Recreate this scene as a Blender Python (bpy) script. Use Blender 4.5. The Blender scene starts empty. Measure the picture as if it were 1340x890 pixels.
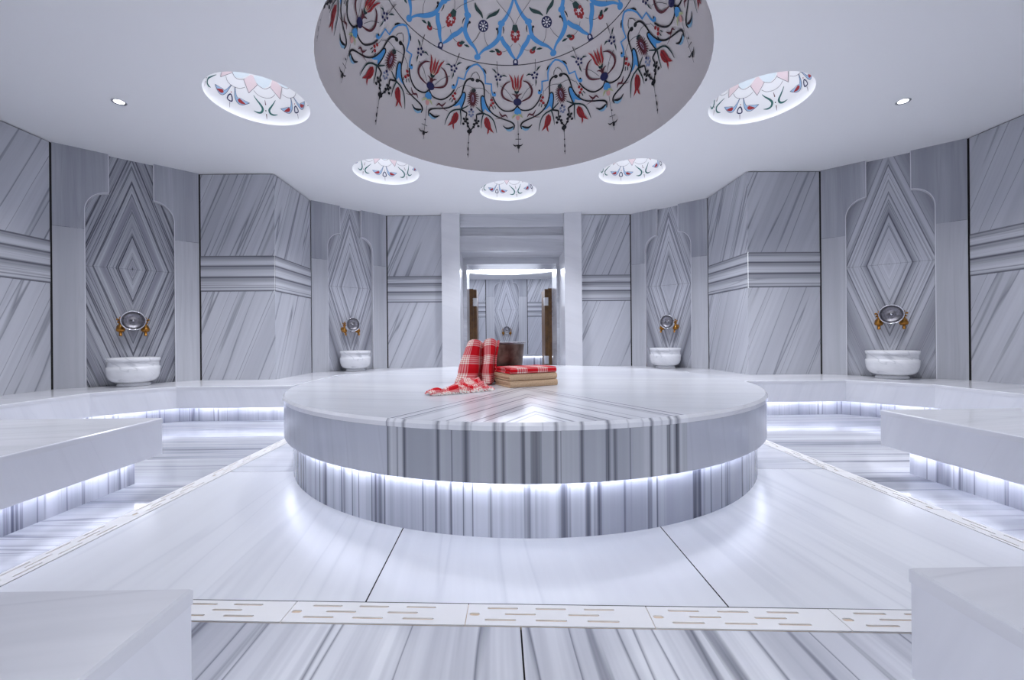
import bpy, bmesh, math, random
from mathutils import Vector, Matrix, noise
PI=math.pi
sc=bpy.context.scene
COL=sc.collection
rnd=random.Random(7)
R=math.radians

# ------------------------------------------------------------------ materials
def new_mat(name):
    m=bpy.data.materials.new(name); m.use_nodes=True
    nt=m.node_tree; b=nt.nodes['Principled BSDF']
    return m,nt,b
def plain(name,col,rough=.5,metal=0.,spec=.5,coat=0.):
    m,nt,b=new_mat(name)
    b.inputs['Base Color'].default_value=(*col,1); b.inputs['Roughness'].default_value=rough
    b.inputs['Metallic'].default_value=metal; b.inputs['Specular IOR Level'].default_value=spec
    b.inputs['Coat Weight'].default_value=coat
    return m
def noisy(name,c1,c2,scale,rough=.5,metal=0.,bump=0.,detail=4):
    m,nt,b=new_mat(name); N=nt.nodes.new; K=nt.links.new
    tc=N('ShaderNodeTexCoord'); n=N('ShaderNodeTexNoise'); n.inputs['Scale'].default_value=scale; n.inputs['Detail'].default_value=detail
    K(tc.outputs['Object'],n.inputs['Vector'])
    r=N('ShaderNodeValToRGB'); r.color_ramp.elements[0].position=.35; r.color_ramp.elements[1].position=.65
    r.color_ramp.elements[0].color=(*c1,1); r.color_ramp.elements[1].color=(*c2,1)
    K(n.outputs['Fac'],r.inputs['Fac']); K(r.outputs['Color'],b.inputs['Base Color'])
    b.inputs['Roughness'].default_value=rough; b.inputs['Metallic'].default_value=metal
    if bump:
        bp=N('ShaderNodeBump'); bp.inputs['Strength'].default_value=bump; bp.inputs['Distance'].default_value=.002
        K(n.outputs['Fac'],bp.inputs['Height']); K(bp.outputs['Normal'],b.inputs['Normal'])
    return m
def emit(name,col,strength):
    m,nt,b=new_mat(name)
    b.inputs['Base Color'].default_value=(.8,.8,.8,1)
    b.inputs['Emission Color'].default_value=(*col,1); b.inputs['Emission Strength'].default_value=strength
    return m

def marble(name,light,mid,dark,ang=0.,f=6.,k=.04,seed=0.,rough=.16,a_mid=1.,a_dark=.6,a_line=.5,th=.40,coord='uv',slope=3.1,center=(0,0),edges=None,warp=.04,coat=0.):
    """veined marble: streaks run across direction `ang` (degrees, in metres of the UV map)"""
    m,nt,b=new_mat(name); N=nt.nodes.new; K=nt.links.new
    uv=N('ShaderNodeUVMap'); sp=N('ShaderNodeSeparateXYZ'); K(uv.outputs['UV'],sp.inputs[0])
    def M(op,a,bv=None,c=None):
        n=N('ShaderNodeMath'); n.operation=op
        for i,x in enumerate((a,bv,c)):
            if x is None: continue
            if isinstance(x,(int,float)): n.inputs[i].default_value=x
            else: K(x,n.inputs[i])
        return n.outputs[0]
    U,V=sp.outputs[0],sp.outputs[1]
    if coord=='uv':
        c,s=math.cos(R(ang)),math.sin(R(ang))
        T=M('ADD',M('MULTIPLY',U,c),M('MULTIPLY',V,s)); S=M('ADD',M('MULTIPLY',U,-s),M('MULTIPLY',V,c))
    elif coord=='diamond':                       # nested rhombs round `center`
        dx=M('ABSOLUTE',M('SUBTRACT',U,center[0])); dz=M('ABSOLUTE',M('SUBTRACT',V,center[1]))
        T=M('ADD',M('MULTIPLY',dx,slope),dz); S=M('SUBTRACT',dx,M('MULTIPLY',dz,1/slope))
    elif coord=='chevron':                        # book-matched chevrons front and back, streaks left and right
        dx=M('ABSOLUTE',M('SUBTRACT',U,center[0])); dy=M('ABSOLUTE',M('SUBTRACT',V,center[1]))
        T=M('SUBTRACT',dy,M('MULTIPLY',dx,slope)); S=M('ADD',dx,M('MULTIPLY',dy,slope))
    cmb=N('ShaderNodeCombineXYZ'); K(T,cmb.inputs[0]); K(M('MULTIPLY',S,k),cmb.inputs[1]); cmb.inputs[2].default_value=seed*3.7
    if warp:
        wn=N('ShaderNodeTexNoise'); wn.inputs['Scale'].default_value=1.3; wn.inputs['Detail'].default_value=1.
        K(uv.outputs['UV'],wn.inputs['Vector'])
        T2=M('ADD',T,M('MULTIPLY',M('SUBTRACT',wn.outputs['Fac'],.5),warp)); K(T2,cmb.inputs[0])
    def noi(scale,det,off,rg=.55):
        n=N('ShaderNodeTexNoise'); n.inputs['Scale'].default_value=scale; n.inputs['Detail'].default_value=det; n.inputs['Roughness'].default_value=rg
        a=N('ShaderNodeVectorMath'); a.operation='ADD'; a.inputs[1].default_value=(seed*1.9+off,off*.7,off)
        K(cmb.outputs[0],a.inputs[0]); K(a.outputs[0],n.inputs['Vector']); return n.outputs['Fac']
    def ramp(x,st):
        r=N('ShaderNodeValToRGB'); e=r.color_ramp.elements
        while len(e)<len(st): e.new(.5)
        for el,(p,v) in zip(e,st): el.position=p; el.color=(v,v,v,1)
        K(x,r.inputs['Fac']); return r.outputs['Color']
    def mix(fac,a,bc):
        n=N('ShaderNodeMix'); n.data_type='RGBA'
        K(fac,n.inputs[0])
        if isinstance(a,tuple): n.inputs[6].default_value=(*a,1)
        else: K(a,n.inputs[6])
        n.inputs[7].default_value=(*bc,1); return n.outputs[2]
    broad=ramp(noi(f*.55,2,1.),[(.36,a_mid),(.60,0.)])
    c1=mix(broad,light,mid)
    fine=ramp(noi(f*3.2,3,5.,.7),[(.30,a_mid*.8),(.58,0.)])
    c2=mix(fine,c1,mid)
    dk=ramp(noi(f*1.5,4,9.,.65),[(th-.10,a_dark),(th-.03,a_dark*.55),(th,0.)])
    c3=mix(dk,c2,dark)
    ln=ramp(noi(f*1.1,2,13.),[(.474,0.),(.484,a_line),(.490,a_line*.6),(.505,0.)])
    c4=mix(ln,c3,dark)
    if edges:                                     # thin darker lines at given T values
        for t0,w,amt in edges:
            d=M('ABSOLUTE',M('SUBTRACT',T,t0)); g=M('MULTIPLY',M('SUBTRACT',1.,M('MINIMUM',M('DIVIDE',d,w),1.)),amt)
            c4=mix(g,c4,dark)
    K(c4,b.inputs['Base Color'])
    b.inputs['Roughness'].default_value=rough; b.inputs['Specular IOR Level'].default_value=.5
    return m

LG=(.60,.61,.66); MG=(.40,.41,.47); DK=(.10,.11,.15)
MAT={}
MAT['ceiling']=plain('white_plaster',(.92,.92,.92),.7)
MAT['dome']=plain('warm_plaster',(.70,.66,.65),.6)
MAT['niche_dome']=plain('bright_plaster',(.86,.86,.87),.6)
MAT['gap']=plain('dark_joint',(.03,.028,.028),.9)
MAT['panel']=marble('pale_diagonal_marble',(.58,.59,.635),(.40,.41,.455),(.13,.135,.165),ang=-23,f=5.2,k=0.022,seed=1,a_mid=0.6,a_dark=0.7,a_line=0.75,th=0.37,rough=.22,warp=0.015)
MAT['panel_low']=marble('pale_diagonal_marble_lower',(.60,.61,.655),(.43,.44,.485),(.13,.135,.165),ang=-23,f=4.8,k=0.022,seed=4,a_mid=0.6,a_dark=0.6,a_line=0.65,th=0.365,rough=.22,warp=0.015)
MAT['band']=marble('banded_marble',(.62,.63,.67),(.46,.47,.51),(.05,.05,.075),ang=90,f=10.,k=.012,seed=2,a_mid=0.7,a_dark=0.35,a_line=0.35,th=0.38,rough=.2,warp=.006,edges=[(1.69,.010,.8),(1.67,.035,.45),(1.585,.016,.85),(1.56,.035,.5),(1.462,.018,.9),(1.435,.04,.45),(1.35,.008,.6),(1.315,.014,.85)])
MAT['pier']=marble('vertical_grey_marble',(.46,.47,.515),(.31,.32,.365),(.20,.205,.24),ang=0,f=9.,k=.03,seed=3,a_mid=.7,a_dark=.3,a_line=.18,th=.38,rough=.2)
MAT['pier_low']=marble('vertical_grey_marble_lower',(0.55,0.558,0.593),(0.4,0.408,0.443),(0.28,0.288,0.317),ang=0,f=8.,k=.03,seed=8,a_mid=.55,a_dark=.25,a_line=.15,th=.37,rough=.2)
MAT['edge']=plain('polished_marble_edge',(.74,.74,.78),.2)
MAT['diamond_dense']=marble('striped_marble_diamond',(.50,.51,.555),(.25,.255,.30),(.04,.042,.065),f=9.,k=.03,seed=5,a_mid=.9,a_dark=.95,a_line=.85,th=.46,coord='diamond',slope=3.1,center=(.545,1.505),rough=.2,warp=.02)
MAT['diamond_soft']=marble('soft_marble_diamond',(.62,.63,.68),(.44,.45,.50),(.06,.062,.09),f=4.6,k=.03,seed=11,a_mid=.9,a_dark=.6,a_line=.6,th=.40,coord='diamond',slope=3.4,center=(.53,1.495),rough=.2,warp=.02,edges=[(.30,.010,.6),(.42,.022,.85),(.47,.05,.35),(.62,.018,.85),(.70,.012,.5),(.98,.025,.9),(1.03,.05,.4),(1.12,.015,.7),(1.2,.02,.5),(1.55,.42,.55)])
MAT['diamond_mid']=marble('veined_marble_diamond',(.60,.61,.66),(.40,.41,.46),(.05,.052,.08),f=4.2,k=.03,seed=17,a_mid=.9,a_dark=.8,a_line=0.6,th=0.38,coord='diamond',slope=3.0,center=(.55,1.50),rough=.2,warp=.02,edges=[(.26,.01,.5),(.52,.03,.9),(.56,.08,.5),(.66,.015,.7),(.86,.02,.5),(.93,.012,.6),(1.02,.025,.85),(1.07,.06,.4),(1.22,.015,.7),(1.5,.35,.45)])
MAT['bench']=marble('white_bench_marble',(.80,.80,.83),(0.64,0.648,0.677),(0.46,0.468,0.503),ang=100,f=4.,k=.06,seed=21,a_mid=.6,a_dark=.25,a_line=.2,th=.36,rough=.14)
MAT['fascia']=marble('white_fascia_marble',(.82,.825,.86),(.72,.725,.765),(.58,.585,.63),ang=-20,f=4.,k=.06,seed=23,a_mid=.55,a_dark=.25,a_line=.12,th=.36,rough=.2)
MAT['plinth']=marble('striped_plinth_marble',(.62,.63,.69),(.38,.39,.46),(.05,.055,.10),ang=0,f=7.,k=.015,seed=25,a_mid=.85,a_dark=.9,a_line=.7,th=.41,rough=.2,warp=.004)
MAT['floor_x']=marble('banded_floor_across',(0.66,0.668,0.71),(0.36,0.376,0.428),(0.1,0.108,0.156),ang=90,f=6.,k=.02,seed=31,a_mid=.95,a_dark=.85,a_line=.6,th=.42,rough=.1,warp=.05)
MAT['floor_y']=marble('banded_floor_along',(0.72,0.728,0.757),(0.42,0.428,0.476),(0.1,0.108,0.143),ang=0,f=5.,k=.02,seed=33,a_mid=.95,a_dark=.9,a_line=.8,th=.42,rough=0.24,warp=.05)
MAT['floor_pale']=marble('pale_floor_marble',(.80,.81,.83),(0.68,0.688,0.717),(0.48,0.496,0.536),ang=4,f=3.2,k=.05,seed=35,a_mid=.6,a_dark=.3,a_line=.25,th=.37,rough=0.28)
MAT['floor_back']=marble('pale_floor_marble_across',(0.72,0.728,0.763),(0.52,0.536,0.582),(0.3,0.316,0.362),ang=90,f=4.5,k=.03,seed=37,a_mid=.7,a_dark=.5,a_line=.4,th=.40,rough=.12)
MAT['drain']=plain('white_drain_marble',(.82,.81,.80),.42)
MAT['slot']=noisy('stained_drain_channel',(.62,.47,.33),(.78,.63,.47),30,.7)
MAT['slab_chev']=marble('chevron_marble',(.80,.81,.845),(.66,.67,.715),(.06,.065,.10),f=4.2,k=0.012,seed=41,a_mid=0.6,a_dark=0.35,a_line=0.5,th=0.37,coord='chevron',slope=1.7,center=(0,0),rough=.2,warp=0.012,edges=[(.462,.022,.85),(.50,.012,.4),(.56,.020,.8),(.60,.05,.25),(.82,.012,.5),(.93,.016,.8),(1.12,.018,.9),(1.16,.05,.3),(1.2,.014,.7),(1.36,.022,.85),(1.42,.02,.6)])
MAT['slab_side']=marble('streaked_slab_marble',(0.73,0.738,0.767),(0.6,0.616,0.656),(0.46,0.476,0.522),ang=80,f=3.6,k=.05,seed=43,a_mid=.7,a_dark=.35,a_line=.3,th=.38,rough=.18)
MAT['skirt_stripe']=marble('bold_striped_skirt',(0.6,0.616,0.65),(0.34,0.356,0.396),(0.03,0.034,0.0548),ang=0,f=6.5,k=.004,seed=45,a_mid=.95,a_dark=.7,a_line=.7,th=.39,rough=.14,warp=0,edges=[(-0.629, 0.02, 0.85), (-0.545, 0.012, 0.85), (-0.398, 0.012, 0.85), (-0.285, 0.02, 0.85), (-0.173, 0.012, 0.85), (-0.141, 0.012, 0.85), (-0.067, 0.012, 0.85), (0.059, 0.012, 0.85), (0.158, 0.012, 0.85), (0.263, 0.012, 0.85), (0.448, 0.012, 0.85), (0.535, 0.012, 0.85), (0.573, 0.02, 0.85)])
MAT['lip_stripe']=marble('striped_slab_lip',(.78,.79,.82),(.62,.63,.68),(.06,.065,.10),ang=0,f=4.,k=.004,seed=46,a_mid=.4,a_dark=.3,a_line=.3,th=.37,rough=.14,warp=0,edges=[(-0.629, 0.02, 0.7), (-0.545, 0.012, 0.7), (-0.398, 0.012, 0.7), (-0.285, 0.02, 0.7), (-0.173, 0.012, 0.7), (-0.141, 0.012, 0.7), (-0.067, 0.012, 0.7), (0.059, 0.012, 0.7), (0.158, 0.012, 0.7), (0.263, 0.012, 0.7), (0.448, 0.012, 0.7), (0.535, 0.012, 0.7), (0.573, 0.02, 0.7)])
MAT['plinth_bold']=marble('bold_striped_plinth',(.55,.57,.635),(.30,.315,.38),(.025,.03,.06),ang=0,f=5.2,k=.004,seed=49,a_mid=.95,a_dark=.95,a_line=.9,th=.43,rough=.16,warp=0)
MAT['skirt_plain']=marble('plain_skirt_marble',(.53,.55,.61),(.45,.465,.525),(.34,.355,.41),ang=8,f=4.,k=.05,seed=47,a_mid=.6,a_dark=.25,a_line=.2,th=.37,rough=.15)
MAT['basin']=marble('white_basin_marble',(.80,.80,.82),(0.66,0.668,0.691),(0.42,0.428,0.457),ang=70,f=6.,k=.35,seed=51,a_mid=.6,a_dark=.35,a_line=.5,th=.38,rough=.18,warp=.25)
MAT['door_marble']=marble('door_surround_marble',(0.62,0.628,0.663),(0.46,0.468,0.51),(0.32,0.328,0.363),ang=88,f=4.5,k=.05,seed=55,a_mid=.75,a_dark=.4,a_line=.3,th=.39,rough=.2)
MAT['door_pier']=marble('white_door_pier',(0.74,0.74,0.771),(0.64,0.648,0.683),(0.52,0.528,0.57),ang=70,f=3.,k=.06,seed=57,a_mid=.5,a_dark=.2,a_line=.1,th=.36,rough=.2)
MAT['brass']=noisy('aged_brass',(.36,.15,.03),(.55,.27,.06),40,.28,1.)
MAT['tin']=noisy('tinned_copper',(.20,.195,.21),(.32,.31,.34),60,.42,1.)
MAT['tin_rim']=plain('polished_tin',(.75,.75,.78),.18,1.)
MAT['copper']=noisy('dark_copper',(.085,.05,.04),(.17,.115,.095),18,.42,1.)
MAT['wood']=noisy('brown_wood',(.10,.042,.008),(.17,.075,.016),12,.4)
MAT['steel']=plain('satin_steel',(.6,.6,.62),.3,1.)
MAT['beige']=noisy('beige_terry',(.54,.36,.215),(.66,.47,.31),220,.95,0.,.6)
MAT['fringe']=plain('white_fringe',(.78,.72,.68),.95)
LEDC=(.83,.87,1.0)
MAT['led']=emit('cool_led',LEDC,10.)
MAT['led_slab']=emit('cool_led_slab',LEDC,16.)
MAT['led_far']=emit('cool_led_far',LEDC,9.)
MAT['led_low']=emit('cool_led_low',LEDC,3.5)
MAT['lamp']=emit('lamp_disc',(.95,.97,1.0),12.)
def plaid(name):
    m,nt,b=new_mat(name); N=nt.nodes.new; K=nt.links.new
    uv=N('ShaderNodeUVMap'); sp=N('ShaderNodeSeparateXYZ'); K(uv.outputs['UV'],sp.inputs[0])
    def M(op,a,bv=None):
        n=N('ShaderNodeMath'); n.operation=op
        for i,x in enumerate((a,bv)):
            if x is None: continue
            if isinstance(x,(int,float)): n.inputs[i].default_value=x
            else: K(x,n.inputs[i])
        return n.outputs[0]
    def stripes(c,period):
        p=M('FRACT',M('DIVIDE',c,period)); zone=M('GREATER_THAN',p,.52)
        q=M('FRACT',M('MULTIPLY',M('SUBTRACT',p,.52),9.)); l=M('LESS_THAN',q,.62)
        return M('MULTIPLY',zone,M('ADD',M('MULTIPLY',l,.75),.25)),zone
    a,za=stripes(sp.outputs[0],.15); c,zc=stripes(sp.outputs[1],.14)
    w=M('MULTIPLY',M('ADD',a,c),.5)
    r=N('ShaderNodeValToRGB'); e=r.color_ramp.elements
    e[0].position=0.; e[0].color=(.58,.006,.014,1); e[1].position=1.; e[1].color=(.82,.76,.66,1)
    k=e.new(.36); k.color=(.62,.10,.12,1); k=e.new(.52); k.color=(.68,.26,.26,1)
    K(w,r.inputs['Fac'])
    n=N('ShaderNodeTexNoise'); n.inputs['Scale'].default_value=160.; K(uv.outputs['UV'],n.inputs['Vector'])
    bp=N('ShaderNodeBump'); bp.inputs['Strength'].default_value=.35; bp.inputs['Distance'].default_value=.002; K(n.outputs['Fac'],bp.inputs['Height'])
    K(bp.outputs['Normal'],b.inputs['Normal'])
    K(r.outputs['Color'],b.inputs['Base Color']); b.inputs['Roughness'].default_value=.9; b.inputs['Specular IOR Level'].default_value=.2
    return m
MAT['plaid']=plaid('red_white_plaid')
PAINT={'blue':(.075,.33,.70),'black':(.006,.006,.01),'white':(.75,.74,.76),'navy':(.010,.012,.085),'green':(.008,.05,.045),'dkgreen':(.006,.035,.035),
 'red':(.36,.018,.022),'maroon':(.10,.012,.022),'thin':(.05,.045,.05),'ltblue':(.25,.48,.66),'slate':(.22,.26,.40),'lav':(.35,.30,.42),'cream':(.62,.62,.45),
 'ltgreen':(.50,.55,.28),'pink':(.72,.36,.34),'palepink':(.80,.66,.68),'paleblue':(.74,.82,.86),'teal':(.02,.13,.12),'sky':(.38,.55,.76),'outline':(.17,.15,.17)}
for k_,v_ in PAINT.items(): MAT['p_'+k_]=plain('paint_'+k_,v_,.55)

# ------------------------------------------------------------------ mesh builder
class MB:
    def __init__(s): s.v=[]; s.f=[]; s.m=[]; s.uv=[]; s.mats=[]; s.smooth=[]
    def mi(s,m):
        if m not in s.mats: s.mats.append(m)
        return s.mats.index(m)
    def face(s,pts,m,uv=None,smooth=False):
        i=len(s.v); s.v+=[tuple(p) for p in pts]; s.f.append(list(range(i,i+len(pts)))); s.m.append(s.mi(m)); s.smooth.append(smooth)
        if uv is None:
            a=Vector(pts[0]); n=(Vector(pts[1])-a).cross(Vector(pts[-1])-a)
            ax=max(range(3),key=lambda j:abs(n[j]))
            uv=[(p[1],p[2]) if ax==0 else (p[0],p[2]) if ax==1 else (p[0],p[1]) for p in pts]
        s.uv.append([tuple(u) for u in uv])
    def box(s,x0,x1,y0,y1,z0,z1,m,M=None):
        c=[Vector((x,y,z)) for z in(z0,z1) for y in(y0,y1) for x in(x0,x1)]
        q=[(0,2,3,1),(4,5,7,6),(0,1,5,4),(2,6,7,3),(0,4,6,2),(1,3,7,5)]
        for f in q:
            p=[c[i] for i in f]; uv=None
            if M: 
                a=p; n=(a[1]-a[0]).cross(a[-1]-a[0]); ax=max(range(3),key=lambda j:abs(n[j]))
                uv=[(t[1],t[2]) if ax==0 else (t[0],t[2]) if ax==1 else (t[0],t[1]) for t in a]
                p=[M@t for t in a]
            s.face(p,m,uv)
    def prism(s,poly,z0,z1,mt,ms,uvoff=0.):
        """vertical prism over plan polygon; side uv = (perimeter, z)"""
        s.face([(x,y,z1) for x,y in poly],mt,[(x,y) for x,y in poly])
        s.face([(x,y,z0) for x,y in reversed(poly)],mt,[(x,y) for x,y in reversed(poly)])
        u=uvoff
        for i in range(len(poly)):
            a,b=poly[i],poly[(i+1)%len(poly)]; d=math.dist(a,b)
            s.face([(*a,z0),(*b,z0),(*b,z1),(*a,z1)],ms,[(u,z0),(u+d,z0),(u+d,z1),(u,z1)]); u+=d
    def grid(s,rows,m,uvs=None,closed=False,smooth=True):
        i0=len(s.v); nr,nc=len(rows),len(rows[0])
        for r in rows: s.v+=[tuple(p) for p in r]
        mi=s.mi(m)
        for r in range(nr-1):
            for c in range(nc if closed else nc-1):
                c2=(c+1)%nc
                s.f.append([i0+r*nc+c,i0+r*nc+c2,i0+(r+1)*nc+c2,i0+(r+1)*nc+c]); s.m.append(mi); s.smooth.append(smooth)
                if uvs: s.uv.append([uvs[r][c],uvs[r][c+1 if closed else c2],uvs[r+1][c+1 if closed else c2],uvs[r+1][c]])
                else: s.uv.append([(c,r),(c+1,r),(c+1,r+1),(c,r+1)])
    def lathe(s,prof,m,n=40,M=Matrix(),a0=0.,a1=2*PI,smooth=True,sx=1.,sy=1.):
        full=abs(a1-a0-2*PI)<1e-6; k=n if full else n+1
        rows=[];uvs=[];L=0
        for j,(r,z) in enumerate(prof):
            if j: L+=math.dist(prof[j-1],prof[j])
            row=[];uu=[]
            for i in range(k):
                a=a0+(a1-a0)*i/n; row.append(M@Vector((r*math.cos(a)*sx,r*math.sin(a)*sy,z)))
            rr=max(q[0] for q in prof)
            uvs.append([((a0+(a1-a0)*i/n)*rr,L) for i in range(n+1)]); rows.append(row)
        s.grid(rows,m,uvs,closed=full,smooth=smooth)
    def tube(s,pts,r,m,n=8,caps=True):
        P=[Vector(p) for p in pts]; rr=r if isinstance(r,(list,tuple)) else [r]*len(P)
        rows=[]; up=Vector((0,0,1)); prev=None
        for i,p in enumerate(P):
            t=(P[min(i+1,len(P)-1)]-P[max(i-1,0)]).normalized()
            if prev is None:
                a=t.cross(up) if abs(t.dot(up))<.95 else t.cross(Vector((1,0,0)))
            else: a=prev-t*prev.dot(t)
            a.normalize(); prev=a; b=t.cross(a)
            rows.append([p+(a*math.cos(2*PI*j/n)+b*math.sin(2*PI*j/n))*rr[i] for j in range(n)])
        s.grid(rows,m,None,closed=True)
        if caps: s.face(rows[0][::-1],m); s.face(rows[-1],m)
    def sphere(s,c,r,m,n=12,sc_=(1,1,1),M=None):
        prof=[(max(1e-4,math.sin(PI*i/n))*1.,-math.cos(PI*i/n)) for i in range(n+1)]
        T=Matrix.Translation(Vector(c))@(M or Matrix())@Matrix.Diagonal((r*sc_[0],r*sc_[1],r*sc_[2],1))
        s.lathe(prof,m,max(10,n),T)
    def build(s,name,parent=None,loc=None,bevel=0.,weld=False,auto=False):
        me=bpy.data.meshes.new(name); me.from_pydata(s.v,[],s.f)
        for m in s.mats: me.materials.append(MAT[m])
        ul=me.uv_layers.new(name='UVMap')
        for p,mi,uv,sm in zip(me.polygons,s.m,s.uv,s.smooth):
            p.material_index=mi; p.use_smooth=sm
            for li,u in zip(p.loop_indices,uv): ul.data[li].uv=u
        if weld:
            bm=bmesh.new(); bm.from_mesh(me); bmesh.ops.remove_doubles(bm,verts=bm.verts,dist=1e-5); bmesh.ops.recalc_face_normals(bm,faces=bm.faces); bm.to_mesh(me); bm.free()
        me.update()
        o=bpy.data.objects.new(name,me); COL.objects.link(o)
        if parent: o.parent=parent
        if loc: o.location=loc
        if bevel:
            b=o.modifiers.new('bevel','BEVEL'); b.width=bevel; b.segments=2; b.limit_method='ANGLE'; b.angle_limit=R(40)
        return o
def tag(o,label=None,cat=None,group=None,kind=None):
    if label: o['label']=label
    if cat: o['category']=cat
    if group: o['group']=group
    if kind: o['kind']=kind
    return o
def structure(o,label,cat): return tag(o,label,cat,None,'structure')
def thing(name,label,cat,loc=(0,0,0),rz=0.,group=None):
    o=bpy.data.objects.new(name,None); o.empty_display_size=.1; COL.objects.link(o); o.location=loc; o.rotation_euler=(0,0,rz)
    return tag(o,label,cat,group)
def copy_thing(root,loc,rz,label):
    r=root.copy(); COL.objects.link(r); r.location=loc; r.rotation_euler=(0,0,rz); r['label']=label
    for ch in list(root.children):
        c=ch.copy(); COL.objects.link(c); c.parent=r
        for g in list(ch.children):
            d=g.copy(); COL.objects.link(d); d.parent=c
    return r
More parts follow.
